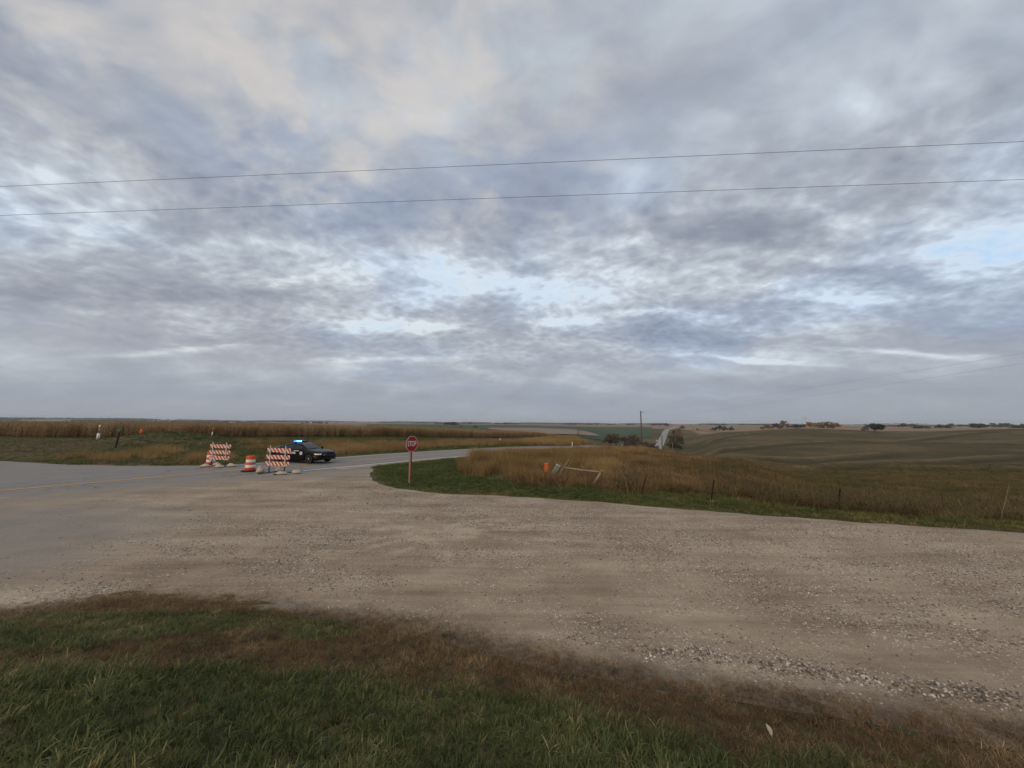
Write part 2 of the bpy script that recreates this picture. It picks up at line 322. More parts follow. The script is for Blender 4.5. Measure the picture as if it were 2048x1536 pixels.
cell = (np.floor(x/430+.7*np.floor(y/520)).astype(int)*7+np.floor(y/520).astype(int)*13) % 9
pal = c([[.23, .165, .115], [.20, .145, .105], [.25, .175, .12], [.17, .12, .085], [.21, .15, .10], [.07, .085, .04], [.19, .14, .11], [.24, .17, .12], [.16, .115, .085]])
gcol = lerp(gcol, pal[cell], far)
gcol = lerp(gcol, c([[.055, .058, .048]]), sstep(d_, 3200, 3900)*sstep(fbm(x, y, 500, 3), .42, .55))
gcol = lerp(gcol, c([[.10, .068, .038]]), sstep(-a_, .02, .10)*sstep(d_, 44, 60)*(1-far)*.6)
gcol *= (.85+.3*fbm(x, y, 2.2, 3))[:, None]
me = mesh_from('ground', np.stack([x, y, z], -1), [grid_faces(nr, na, True)], {'col': ('FLOAT_COLOR', gcol)})
def m_ground(t, b):
    P_ = pos(t); n = t.noise(P_, 3.5, 5, .65); f = t.noise(P_, .45, 4, .6); q = t.noise(P_, .11, 5, .65)
    f = t.m('MULTIPLY_ADD', q, .55, t.m('MULTIPLY', f, .45))
    col = t.mix(1., t.attr('col'), t.ramp(t.m('MULTIPLY_ADD', n, .45, t.m('MULTIPLY', f, .55)), [(.34, (.55, .55, .55)), (.5, (1, 1, 1)), (.64, (1.55, 1.45, 1.32))]), 'MULTIPLY')
    t.put(b.inputs['Base Color'], col); bump(t, b, t.m('ADD', n, t.m('MULTIPLY', f, 1.5)), .6, .25)
tag(link('ground', me, material('ground_earth', m_ground, .95, .1), smooth=True), kind='structure')
# ---------------------------------------------------------------- draped sheets
def drape(name, az_l, dmin, dmax, off, mat, n=40, na_=80):
    aa = np.linspace(az_l[0], az_l[-1], na_); lo = np.interp(aa, az_l, dmin); hi = np.interp(aa, az_l, dmax)
    A2, T2 = np.meshgrid(aa, np.linspace(0, 1, n)); D2 = np.exp(np.log(lo)*(1-T2)+np.log(hi)*T2)
    X2, Y2 = D2*np.sin(A2), D2*np.cos(A2); Z2 = H(X2, Y2)+off
    me = mesh_from(name, np.stack([X2, Y2, Z2], -1).reshape(-1, 3), [grid_faces(n, na_, False)])
    return tag(link(name, me, mat, smooth=True), kind='structure')
def m_field(c0, c1, rows=0., ang=0.):
    def f(t, b):
        P_ = pos(t); n = t.noise(P_, .012, 4, .6); k_ = t.noise(P_, .25, 4, .6)
        v = t.m('MULTIPLY_ADD', n, .6, t.m('MULTIPLY', k_, .4))
        if rows:
            w = t.noise(t.map(P_, rot=(0, 0, ang), sc=(1/rows, .004, 0)), 1., 3, .6); v = t.m('MULTIPLY_ADD', t.m('SUBTRACT', w, .5), .5, v)
        t.put(b.inputs['Base Color'], t.ramp(v, [(.35, c0), (.65, c1)]))
    return f
drape('green_field', [-.36, -.30, -.03, .12, .162, .225, .262, .348], [560, 560, 500, 340, 330, 360, 420, 560], [900, 1000, 1080, 1000, 970, 1010, 1090, 1120], .5,
      material('winter_wheat', m_field((.030, .048, .018), (.048, .072, .026), 9, .5)))
drape('stubble_field', [-.06, -.03, .0, .045, .10, .162, .195, .222], [520, 480, 440, 400, 375, 362, 385, 430], [690, 700, 705, 720, 680, 600, 530, 445], 1.1,
      material('bean_stubble', m_field((.19, .142, .098), (.25, .19, .135), 7, .9)))
drape('tan_field', [.435, .50, .57, .64, .72, .80, .88, .98], [760, 620, 560, 530, 570, 640, 620, 600], [1500, 1500, 1450, 1400, 1500, 1500, 1400, 1400], .6,
      material('ripe_crop', m_field((.17, .105, .05), (.26, .17, .085), 12, .2)))
# ---------------------------------------------------------------- roads
def strip(name, C_, o0, o1, dz, mat, n0=0, n1=None, zf=None, smooth=True, nw=3):
    C_ = np.asarray(C_)[n0:n1]; T_ = np.gradient(C_, axis=0); T_ /= np.linalg.norm(T_, axis=1)[:, None]; N_ = np.stack([T_[:, 1], -T_[:, 0]], -1)
    o0 = np.broadcast_to(o0, len(C_)); o1 = np.broadcast_to(o1, len(C_)); V = []; U_ = []
    for k_ in range(nw):
        w = k_/(nw-1); p_ = C_+N_*(o0*(1-w)+o1*w)[:, None]; V.append(np.column_stack([p_, (H(p_[:, 0], p_[:, 1]) if zf is None else zf(p_))+dz])); U_.append(np.full(len(C_), w))
    V = np.stack(V, 1).reshape(-1, 3); U_ = np.stack(U_, 1).reshape(-1); n = len(C_)
    S_ = np.repeat(np.concatenate([[0], np.cumsum(np.linalg.norm(np.diff(C_, axis=0), axis=1))]), nw)
    me = mesh_from(name, V, [grid_faces(n, nw, False)], {'w': ('FLOAT', U_), 's': ('FLOAT', S_)})
    return tag(link(name, me, mat, smooth=smooth), kind='structure')
def asphalt_col(t, P_):
    n = t.noise(P_, .55, 5, .6); g = t.noise(P_, 60, 3, .7); cr = t.noise(t.map(P_, rot=(0, 0, R(35)), sc=(.25, 1.6, 1)), .8, 5, .6)
    base = t.ramp(t.m('MULTIPLY_ADD', n, .55, t.m('MULTIPLY', cr, .45)), [(.33, (.162, .152, .140)), (.5, (.205, .192, .176)), (.68, (.255, .236, .210))])
    return t.mix(.5, base, t.ramp(g, [(.3, (.12, .115, .108)), (.7, (.31, .295, .272))]))
def m_asphalt(t, b):
    P_ = pos(t); col = asphalt_col(t, P_)
    dust = t.ss(t.noise(P_, .35, 5, .65), .52, .72)
    t.put(b.inputs['Base Color'], t.mix(t.m('MULTIPLY', dust, .45), col, (.27, .235, .195)))
    bump(t, b, t.noise(P_, 45, 3, .6), .25, .01)
M_asph = material('asphalt', m_asphalt, .85, .3)
def m_road(t, b):
    P_ = pos(t); col = asphalt_col(t, P_); w = t.attr('w', 2)
    wheel = t.m('ADD', t.ss(t.m('ABSOLUTE', t.m('SUBTRACT', t.m('ABSOLUTE', t.m('SUBTRACT', w, .5)), .14)), .06, .02), t.ss(t.m('ABSOLUTE', t.m('SUBTRACT', t.m('ABSOLUTE', t.m('SUBTRACT', w, .5)), .36)), .06, .02))
    col = t.mix(t.m('MULTIPLY', wheel, .22), col, (.125, .122, .12))
    seal = t.ss(t.m('ABSOLUTE', t.m('SUBTRACT', t.noise(t.map(P_, sc=(1, 1, 0)), .5, 2, .5), .5)), .006, .003)
    col = t.mix(t.m('MULTIPLY', seal, .6), col, (.05, .05, .05))
    t.put(b.inputs['Base Color'], col); bump(t, b, t.noise(P_, 45, 3, .6), .25, .01)
M_road = material('highway_asphalt', m_road, .8, .35)
def worn(c0, c1, lo=.42, hi=.6):
    def f(t, b):
        P_ = pos(t); n = t.noise(P_, 9, 5, .75); t.put(b.inputs['Base Color'], t.mix(t.ss(n, lo, hi), c0, c1))
    return f
M_yellow = material('worn_yellow_paint', worn((.27, .20, .13), (.50, .29, .09), .28, .46), .8)
M_white = material('worn_white_paint', worn((.3, .29, .28), (.66, .65, .62), .28, .46), .8)
from mathutils.geometry import delaunay_2d_cdt
def poly_sheet(name, P_, z0, mat, step, wob, attrs=None, relief=None, near=None):
    P_ = np.asarray(P_, float); B = []
    for a, b in zip(P_, np.roll(P_, -1, 0)):
        n = max(1, int(np.hypot(*(b-a))/max(step*.6, .12))); B += [a+(b-a)*k_/n for k_ in range(n)]
    B = np.array(B); wx = (fbm(B[:, 0]*3, B[:, 1]*3, 2.2, 4)-.5)*wob*2; wy = (fbm(B[:, 0]*3+90, B[:, 1]*3, 2.2, 4)-.5)*wob*2
    near_ = np.hypot(B[:, 0], B[:, 1]) < 45; B[:, 0] += wx*near_; B[:, 1] += wy*near_
    gx, gy = np.meshgrid(np.arange(-42, 46, step), np.arange(-12, 36, step)); gx = gx.ravel()+rng.uniform(-.2, .2, gx.size)*step; gy = gy.ravel()+rng.uniform(-.2, .2, gy.size)*step
    k_ = inpoly(gx, gy, B); pts = [Vector(p_) for p_ in B]+[Vector(p_) for p_ in np.column_stack([gx, gy])[k_]]
    nb = len(B); v, e, f, *_ = delaunay_2d_cdt(pts, [(i, (i+1) % nb) for i in range(nb)], [list(range(nb))], 1, 1e-4)
    V = np.array([(p_[0], p_[1], 0) for p_ in v]); 
    V[:, 2] = z0+(relief(V[:, 0], V[:, 1]) if relief else 0.)
    F_ = np.array([t_ for t_ in f if len(t_) == 3])
    me = mesh_from(name, V, [F_], attrs(V[:, 0], V[:, 1]) if attrs else None)
    if me.polygons[0].normal.z < 0: me.flip_normals()
    return tag(link(name, me, mat, smooth=True), kind='structure')
poly_sheet('paved_apron', PAVED, 0., M_asph, 1.2, .10)
zroad = lambda p_: H(p_[:, 0], p_[:, 1])
strip('highway', RCs, -3.75, 3.75, .005, M_road, nw=5)
# painted lines
iy = [i for i, p_ in enumerate(RCs) if p_[1] > -20 and p_[1] < 70]
for off in (-.13,):
    strip('yellow_line', RCs, -.15, .15, .017, M_yellow, iy[0], iy[-1], nw=2)
iw = [i for i, p_ in enumerate(RCs) if p_[1] > 26.0 and p_[1] < 70]; strip('white_edge_line', RCs, 3.34, 3.56, .017, M_white, iw[0], iw[-1], nw=2)
iw = [i for i, p_ in enumerate(RCs) if p_[1] > 24.0 and p_[1] < 70]; strip('white_edge_line', RCs, -3.56, -3.34, .017, M_white, iw[0], iw[-1], nw=2)
# gravel side road with its dusty spill on to the asphalt
SPILL = [(-19.5, 8.5), (-10.15, 7.6), (-10.1, 11.15), (-10.9, 12.3), (-14.2, 14.0), (-18.4, 14.4), (-17, 16.4), (-14.8, 19.2), (-12.3, 21.2), (-9.3, 22.0), (-8.6, 24.5), (-8.2, 27)]
def g_attr(x_, y_):
    s_, _ = sdist(x_, y_, SPILL); s_ = np.where(y_ < 19, np.maximum(s_, x_+9.8), s_); return {'g': ('FLOAT', s_), 'e': ('FLOAT', sdist(x_, y_, GN_)[0])}
def tracks(x_, y_):
    u_ = .93*x_-.36*y_; v_ = .36*x_+.93*y_
    r = (fbm(u_*.16, v_*1.5, 1.0, 3)-.5)*.05+(fbm(x_, y_, .9, 3)-.5)*.02
    s_, _ = sdist(x_, y_, GN_); return np.maximum(r*.6*sstep(x_, -12, -6), -.01)+.03*np.exp(-((s_+.02)/.22)**2)*sstep(x_, 0, 3)
def m_gravel(t, b):
    P_ = pos(t); tr = t.map(P_, rot=(0, 0, R(19)), sc=(.12, 1.25, 1))
    lane = t.noise(tr, 1.1, 4, .55); lane2 = t.noise(tr, 5.5, 4, .6); pat = t.noise(P_, .5, 4, .6)
    cell = t.vor(P_, 25, 'F1', 1); cd = t.vor(P_, 25, 'F1', 0); sepc = t.node('ShaderNodeSeparateXYZ'); t.put(sepc.inputs[0], cell)
    rnd = sepc.outputs[0]
    tone = t.m('MULTIPLY_ADD', lane, .36, t.m('MULTIPLY_ADD', lane2, .20, t.m('MULTIPLY', pat, .44)))
    fines = t.ramp(tone, [(.37, (.205, .152, .105)), (.5, (.315, .246, .177)), (.63, (.43, .348, .258))])
    grit = t.noise(P_, 75, 3, .75)
    fines = t.mix(.55, fines, t.mix(1., fines, t.ramp(grit, [(.3, (.5, .5, .5)), (.7, (1.5, 1.5, 1.5))]), 'MULTIPLY'))
    stone = t.m('MULTIPLY', t.ss(cd, .52, .34), t.ss(rnd, .62, .68))
    dens = t.ss(t.m('MULTIPLY_ADD', t.noise(P_, .9, 4, .6), .6, t.m('MULTIPLY', lane, .4)), .40, .60)
    col = t.mix(t.m('MULTIPLY', stone, t.m('MULTIPLY', dens, .9)), fines, t.ramp(sepc.outputs[1], [(.2, (.26, .215, .17)), (.55, (.46, .405, .335)), (.9, (.72, .67, .60))]))
    pit = t.m('MULTIPLY', t.ss(rnd, .30, .24), t.ss(cd, .5, .3)); col = t.mix(t.m('MULTIPLY', pit, t.m('MULTIPLY', dens, .55)), col, (.09, .075, .06))
    # curved wheel marks where cars swing round at the corner
    arcs = None
    for cx, cy, r_ in ((-1.2, 7.4, 3.4), (-.7, 7.0, 4.6), (-4.4, 8.4, 3.2), (.8, 8.0, 3.9), (-2.9, 14.4, 3.0), (1.4, 15.2, 5.0), (-2.2, 13.2, 2.2)):
        dd = t.v('LENGTH', t.v('MULTIPLY', t.v('SUBTRACT', P_, (cx, cy, 0)), (1, 1, 0)), out=1); a_ = t.ss(t.m('ABSOLUTE', t.m('SUBTRACT', t.m('ADD', dd, t.m('MULTIPLY', t.noise(P_, .8, 3, .5), .35)), r_)), .26, .04)
        arcs = a_ if arcs is None else t.m('MAXIMUM', arcs, a_)
    reg = t.ss(t.v('LENGTH', t.v('MULTIPLY', t.v('SUBTRACT', P_, (-1.6, 10.9, 0)), (.22, .36, 0)), out=1), 1., .45)
    arcs = t.m('MULTIPLY', t.m('MULTIPLY', arcs, reg), t.ss(t.noise(P_, 1.1, 4, .6), .38, .6)); col = t.mix(t.m('MULTIPLY', arcs, .5), col, (.54, .445, .335))
    # dusty swipes and damp dark patches
    swipe = t.ss(t.noise(t.map(P_, (3, 8, 0), (0, 0, R(-12)), (.22, .95, 1)), .9, 5, .6), .56, .72); col = t.mix(t.m('MULTIPLY', swipe, .12), col, (.46, .385, .30))
    damp = t.ss(t.noise(t.map(P_, (13, 1, 0), (0, 0, R(16)), (.25, 1.1, 1)), .6, 4, .6), .57, .70); col = t.mix(t.m('MULTIPLY', damp, .14), col, (.16, .122, .09))
    g = t.attr('g', 2); gg = t.m('ADD', g, t.m('MULTIPLY', t.m('SUBTRACT', t.noise(t.map(P_, rot=(0, 0, R(10)), sc=(.5, 1.3, 1)), .8, 6, .68), .5), 5.5))
    col = t.mix(t.ss(t.m('ADD', t.attr('e', 2), t.m('MULTIPLY', t.m('SUBTRACT', t.noise(P_, 1.8, 5, .65), .5), 1.3)), -.05, .75), col, t.ramp(t.noise(P_, 14, 5, .75), [(.35, (.085, .062, .044)), (.65, (.20, .155, .112))]))
    t.put(b.inputs['Base Color'], t.mix(t.ss(gg, -2.4, 2.4), t.mix(t.m('MULTIPLY_ADD', t.ss(t.noise(P_, .7, 5, .65), .35, .65), .4, .2), asphalt_col(t, P_), (.31, .262, .205)), col))
    bump(t, b, t.m('ADD', t.m('MULTIPLY', stone, t.m('MULTIPLY', dens, .8)), t.m('ADD', t.m('MULTIPLY', grit, .35), t.m('MULTIPLY', lane2, .5))), .7, .02)
M_grav = material('limestone_gravel', m_gravel, .95, .15)
poly_sheet('gravel_road', GRAVEL, .016, M_grav, .36, .16, g_attr, lambda x_, y_: tracks(x_, y_)+np.maximum(bank(sdist(x_, y_, GN_)[0])-.012, 0))
ish = [i for i, p_ in enumerate(RCs) if p_[1] > 27.5 and p_[1] < 66]
sh = strip('gravel_shoulder', RCs, 3.72, 4.75, .012, M_grav, ish[0], ish[-1], nw=3)
sh.data.attributes.new('e', 'FLOAT', 'POINT').data.foreach_set('value', np.full(len(sh.data.vertices), -9., np.float32))
sh.data.attributes.new('g', 'FLOAT', 'POINT').data.foreach_set('value', np.full(len(sh.data.vertices), 9., np.float32))
# the same highway climbing the far side of the valley
strip('far_highway', FR, -3.9, 3.9, .45, material('far_asphalt', lambda t, b: t.put(b.inputs['Base Color'], t.mix(t.ss(t.m('ABSOLUTE', t.m('SUBTRACT', t.attr('w', 2), .5)), .40, .46), (.26, .255, .25), (.42, .40, .36)))), nw=9)


# ================================================================== ground cover (stuff): tufts instanced on scattered points
def scatter_group():
    g = bpy.data.node_groups.new('scatter', 'GeometryNodeTree')
    g.interface.new_socket('Geometry', in_out='INPUT', socket_type='NodeSocketGeometry'); g.interface.new_socket('Geometry', in_out='OUTPUT', socket_type='NodeSocketGeometry')
    N = g.nodes; K = g.links; gi = N.new('NodeGroupInput'); go = N.new('NodeGroupOutput')
    def at(nm, typ):
        n = N.new('GeometryNodeInputNamedAttribute'); n.data_type = typ; n.inputs[0].default_value = nm; return n.outputs[0]
    vid = at('vid', 'INT'); cmp_ = N.new('FunctionNodeCompare'); cmp_.data_type = 'INT'; cmp_.operation = 'LESS_THAN'
    K.new(vid, cmp_.inputs[2]); cmp_.inputs[3].default_value = 0
    sp = N.new('GeometryNodeSeparateGeometry'); sp.domain = 'POINT'; K.new(gi.outputs[0], sp.inputs[0]); K.new(cmp_.outputs[0], sp.inputs[1])
    si = N.new('GeometryNodeSplitToInstances'); si.domain = 'POINT'; K.new(sp.outputs[1], si.inputs[0]); K.new(vid, si.inputs['Group ID'])
    ip = N.new('GeometryNodeInstanceOnPoints'); K.new(sp.outputs[0], ip.inputs['Points']); K.new(si.outputs[0], ip.inputs['Instance'])
    ip.inputs['Pick Instance'].default_value = True; K.new(at('pick', 'INT'), ip.inputs['Instance Index'])
    e2r = N.new('FunctionNodeEulerToRotation'); K.new(at('rot', 'FLOAT_VECTOR'), e2r.inputs[0]); K.new(e2r.outputs[0], ip.inputs['Rotation'])
    K.new(at('scl', 'FLOAT_VECTOR'), ip.inputs['Scale']); K.new(ip.outputs[0], go.inputs[0])
    return g
SCAT = scatter_group()
class Blades:
    """collects bent tapering leaves / stems as plain triangles and quads"""
    def __init__(s): s.V = []; s.Q = []; s.T = []; s.H = []; s.C = []; s.n = 0
    def blade(s, base, dirn, L_, w, bend, segs=3, c=0.5, sag=0., twist=0., tip=True):
        """dirn: azimuth; bend: lean from the vertical at the base -> tip (radians pair)"""
        p_ = np.array(base, float); rows = []
        for i in range(segs+1):
            f = i/segs; ww = w*(1-f)**.7 if tip else w*(1-.35*f)
            if i == segs and tip: rows.append([p_.copy()])
            else:
                a = dirn+math.pi/2+twist*f; o = np.array([math.cos(a), math.sin(a), 0])*ww*.5; rows.append([p_-o, p_+o])
            ln = bend[0]+(bend[1]-bend[0])*((i+.5)/segs)
            p_ = p_+np.array([math.cos(dirn)*math.sin(ln), math.sin(dirn)*math.sin(ln), math.cos(ln)])*L_/segs
        idx = []
        for i, r in enumerate(rows):
            idx.append(list(range(s.n, s.n+len(r)))); s.n += len(r)
            for q in r: s.V.append(q); s.H.append(i/segs); s.C.append(c)
        for a, b in zip(idx[:-1], idx[1:]):
            if len(b) == 2: s.Q.append((a[0], a[1], b[1], b[0]))
            else: s.T.append((a[0], a[1], b[0]))
    def blob(s, p_, r, c, rg, flat=1.):
        b0 = s.n; O = np.array([(1, 0, 0), (-1, 0, 0), (0, 1, 0), (0, -1, 0), (0, 0, 1), (0, 0, -1)], float)*rg.uniform(.7, 1.25, (6, 1))*r*np.array([1, 1, flat])
        a = rg.uniform(0, 6.28); O = O@np.array([[math.cos(a), -math.sin(a), 0], [math.sin(a), math.cos(a), 0], [0, 0, 1]])
        for q in O: s.V.append(np.array(p_)+q); s.H.append(.5); s.C.append(c)
        for f in ((0, 2, 4), (2, 1, 4), (1, 3, 4), (3, 0, 4), (2, 0, 5), (1, 2, 5), (3, 1, 5), (0, 3, 5)): s.T.append(tuple(b0+i for i in f))
        s.n += 6
def cover(name, variants, pts, rot, scl, pick, tint, mat, label, cat):
    V = []; Q = []; T_ = []; Hh = []; Cc = []; vid = []; o = 0
    for k_, b in enumerate(variants):
        V.append(np.array(b.V)); Hh += b.H; Cc += b.C; vid += [k_]*b.n
        if b.Q: Q.append(np.array(b.Q)+o)
        if b.T: T_.append(np.array(b.T)+o)
        o += b.n
    n = len(pts); V = np.vstack(V+[pts])
    z1 = np.zeros(n); full = lambda a, d_: np.concatenate([np.full((o,)+np.shape(a)[1:], d_, float), a])
    me = mesh_from(name, V, ([np.vstack(Q)] if Q else [])+([np.vstack(T_)] if T_ else []), {
        'vid': ('INT', np.concatenate([vid, np.full(n, -1)])), 'h': ('FLOAT', np.concatenate([Hh, z1])), 'c': ('FLOAT', np.concatenate([Cc, z1])),
        'pick': ('INT', np.concatenate([np.zeros(o), pick])), 'rot': ('FLOAT_VECTOR', full(rot, 0.)),
        'scl': ('FLOAT_VECTOR', full(scl, 1.)), 'tint': ('FLOAT', np.concatenate([np.full(o, .5), tint]))})
    ob = link(name, me, mat); m_ = ob.modifiers.new('scatter', 'NODES'); m_.node_group = SCAT
    return tag(ob, label, cat, kind='stuff')
def leafmat(name, stops, base=(.35, 1.0), transl=.25, rough=.75, tintamt=1.0, topc=None):
    m = bpy.data.materials.new(name); m.use_nodes = True; t = NT(m.node_tree); out = t.node('ShaderNodeOutputMaterial')
    tint = t.attr('tint', 2, 'INSTANCER'); c_ = t.attr('c', 2); h_ = t.attr('h', 2)
    f = t.m('ADD', t.m('MULTIPLY', tint, tintamt), t.m('MULTIPLY', t.m('SUBTRACT', c_, .5), .5))
    col = t.ramp(f, stops)
    if topc: col = t.mix(t.ss(h_, topc[0], 1.), col, topc[1])
    b = t.node('ShaderNodeBsdfPrincipled'); t.put(b.inputs['Base Color'], col); b.inputs['Roughness'].default_value = rough; b.inputs['Specular IOR Level'].default_value = .25
    tr = t.node('ShaderNodeBsdfTranslucent'); t.put(tr.inputs[0], col); mx = t.node('ShaderNodeMixShader'); mx.inputs[0].default_value = transl
    t.put(mx.inputs[1], b.outputs[0]); t.put(mx.inputs[2], tr.outputs[0]); t.put(out.inputs[0], mx.outputs[0]); return m
def tuft(rg, n, L_, w, spread, lean, segs=3, curl=.8):
    b = Blades()
    for _ in range(n):
        a = rg.uniform(0, 6.283); r = spread*math.sqrt(rg.random()); l0 = rg.uniform(0, lean)
        b.blade((r*math.cos(a), r*math.sin(a), -.01), a+rg.normal(0, .7), rg.uniform(*L_), w*rg.uniform(.7, 1.3), (l0, l0+curl*rg.uniform(.2, 1.4)), segs, rg.random(), twist=rg.normal(0, .6))
    return b
def inview(x, y, m_=.12, hfov=.935): return (np.abs(np.arctan2(x, y)) < hfov+m_)
def scat(n, x0, x1, y0, y1, prob, seed):
    rg = np.random.default_rng(seed); x = rg.uniform(x0, x1, n); y = rg.uniform(y0, y1, n); k_ = (rg.random(n) < prob(x, y)) & inview(x, y)
    return x[k_], y[k_], rg
def lay(name, variants, x, y, rg, mat, label, cat, smin=.8, smax=1.2, tilt=.15, tint=None, sc=None, zf=H, dz=0., wz=1.):
    n = len(x); z = zf(x, y)+dz
    s_ = rg.uniform(smin, smax, n) if sc is None else sc*rg.uniform(smin, smax, n)
    rot = np.stack([rg.normal(0, tilt, n), rg.normal(0, tilt, n), rg.uniform(0, 6.283, n)], -1)
    ti = rg.random(n) if tint is None else np.clip(tint+rg.normal(0, .12, n), 0, 1)
    return cover(name, variants, np.stack([x, y, z], -1), rot, np.stack([s_, s_, s_*wz], -1), rg.integers(0, len(variants), n), ti, mat, label, cat)
LAWN = [(-9, 2.8), (-6.6, 3.2), (-5.2, 3.45), (-4.54, 3.67), (-4.09, 3.87), (-3.6, 4.11), (-2.89, 4.39), (-2.0, 4.33), (-.84, 4.31), (0, 4.30), (.63, 4.04), (1.25, 3.73), (1.8, 3.51), (2.74, 3.30), (4, 2.9), (6, 2.0)]
STRIP = [(-12.5, 5.2), (-10, 5.5), (-7.78, 5.75), (-6.99, 6.2), (-5.53, 6.2), (-3.79, 6.22), (-2.7, 6.1), (-2.1, 5.85), (-2.05, 5.6), (-2.66, 5.18), (-3.29, 5.47), (-3.93, 5.42), (-4.78, 4.77), (-5.3, 4.26), (-7.2, 3.9), (-10, 3.8)]
rg0 = np.random.default_rng(11)
# --- lawn in the foreground
TV = [tuft(rg0, 9, (.045, .105), .0062, .032, .7, 3, 1.2) for _ in range(4)]+[tuft(rg0, 8, (.08, .15), .0066, .025, .6, 4, 1.5) for _ in range(2)]+[tuft(rg0, 6, (.04, .08), .009, .03, .8, 3, 1.3)]
def lawnw(x, y):
    s_, _ = sdist(x, y, LAWN); e = s_+(fbm(x, y, .5, 3)-.5)*.7; return e
def p_lawn(x, y):
    e = lawnw(x, y); d2 = np.hypot(x, y); st = inpoly(x+(fbm(x, y, .45, 3)-.5)*.8, y+(fbm(x+50, y, .45, 3)-.5)*.7, STRIP)
    pt = ((x+5.2)**2+((y-4.15)*1.6)**2 < .5) | (fbm(x+20, y, .8, 3) > .70)
    w = np.where(e > 0, 1., np.where(e > -.25, .25, 0.))
    w = np.maximum(w, np.where(st, .95, 0)); w = np.maximum(w, np.where(pt & (sdist(x, y, GN_)[0] > .6), .16, 0))
    return w*np.clip((7.5/d2)**.6, .3, 1)*.85
x, y, rg = scat(62000, -11, 5.5, 1.9, 7.3, p_lawn, 21)
M_lawn = leafmat('lawn_blades', [(0, (0.040, 0.053, 0.015)), (.3, (0.081, 0.103, 0.028)), (.6, (0.146, 0.170, 0.050)), (.85, (0.244, 0.232, 0.081)), (1, (0.473, 0.352, 0.161))], topc=(.8, (.15, .165, .07)), rough=.5)
big_ = fbm(x, y, .9, 3)
lay('lawn_grass', TV, x, y, rg, M_lawn, 'thick green lawn grass in the bottom left foreground', 'grass', .75, 1.35, .2, tint=.12+.85*(fbm(x+9, y, .5, 4)-.2)+rg.normal(0, .12, len(x)), sc=(.6+.8*big_)*np.where(y > 5, .72, 1.))
# --- dead brown thatch between lawn and gravel
DV = [tuft(rg0, 15, (.03, .085), .0036, .040, 1.1, 3, .9) for _ in range(5)]
def p_dead(x, y):
    e = lawnw(x, y); s_, _ = sdist(x, y, GN_); w = sstep(s_+(fbm(x, y, .55, 4)-.5)*1.6, .02, .45)*np.where(e > .15, .10, 1.)
    st = inpoly(x, y, STRIP); return w*np.where(st, .22, 1.)*np.clip((6/np.hypot(x, y))**.5, .3, 1)
x, y, rg = scat(60000, -12.5, 8.5, 2.2, 8.2, p_dead, 22)
M_dead = leafmat('dead_thatch', [(0, (0.077, 0.047, 0.024)), (.35, (0.147, 0.088, 0.044)), (.65, (0.233, 0.148, 0.074)), (.88, (0.345, 0.240, 0.120)), (1, (0.519, 0.388, 0.202))], transl=.15)
s_, _ = sdist(x, y, GN_)
lay('dry_grass', DV, x, y, rg, M_dead, 'short dead brown grass between the green lawn and the gravel', 'dry grass', .7, 1.3, .3, tint=.02+.88*fbm(x, y, .45, 4)+.25*np.exp(-((s_-.35)/.25)**2)+rg.normal(0, .10, len(x)), dz=.005, sc=.55+.5*sstep(s_, .1, .9)*(.6+.8*fbm(x+5, y, .5, 3)))
# low broadleaf weeds in the thatch
WV = []
for _ in range(3):
    b = Blades()
    for k_ in range(9):
        a = k_*.7+rg0.normal(0, .2); b.blade((0, 0, .005), a, rg0.uniform(.05, .09), .022, (.9, 1.6), 3, rg0.random())
    WV.append(b)
x, y, rg = scat(260, -7, 6, 2.8, 6.2, lambda x, y: sstep(sdist(x, y, GN_)[0], .5, 1.)*np.where(lawnw(x, y) > 0, .3, .6), 23)
lay('broadleaf_weeds', WV, x, y, rg, leafmat('weed_leaf', [(0, (.030, .045, .020)), (1, (.075, .092, .050))]), 'small grey-green broadleaf weeds scattered in the dead grass', 'weeds', .6, 1.3, .1)
# --- loose limestone on the gravel
SV = []
for _ in range(8):
    b = Blades(); b.blob((0, 0, 0), 1., rg0.random(), rg0, .62); SV.append(b)
def p_st(x, y):
    s_, _ = sdist(x, y, GN_); f_, _ = sdist(x, y, GF_); ins = (s_ < .45) & (f_ > .1); d2 = np.hypot(x, y)
    u_ = .93*x-.36*y; v_ = .36*x+.93*y; ln = fbm(u_*.12, v_*1.3, 1., 3); pt = fbm(x, y, 1.6, 4)
    w = sstep(.5*ln+.5*pt, .44, .60)*.75+.10
    w = np.maximum(w, np.exp(-((s_-.02)/.20)**2)*sstep(x, .3, 3.)*1.5); w *= sstep(x, -13, -4)*.9+.1
    return np.where(ins, w, 0)*np.clip((8.5/d2)**.8, .2, 1.)
x, y, rg = scat(420000, -16, 22, 4, 20, p_st, 24)
M_stone = leafmat('limestone_chips', [(0, (.12, .10, .085)), (.3, (.24, .20, .17)), (.6, (.38, .335, .285)), (1, (.64, .60, .54))], transl=0., rough=.9)
s_, _ = sdist(x, y, GN_); edge = np.exp(-((s_-.02)/.25)**2)*sstep(x, .5, 3.)
sz = np.minimum(np.exp(rg.normal(math.log(.0112), .34, len(x))), .024)*(1+.5*edge)*(1+.2*(np.hypot(x, y) > 9))
lay('loose_gravel', SV, x, y, rg, M_stone, 'loose pale limestone chips strewn over the gravel road', 'gravel', .9, 1.1, .4, sc=sz, zf=lambda x, y: .016+tracks(x, y)+np.maximum(bank(sdist(x, y, GN_)[0])-.012, 0), dz=.002)
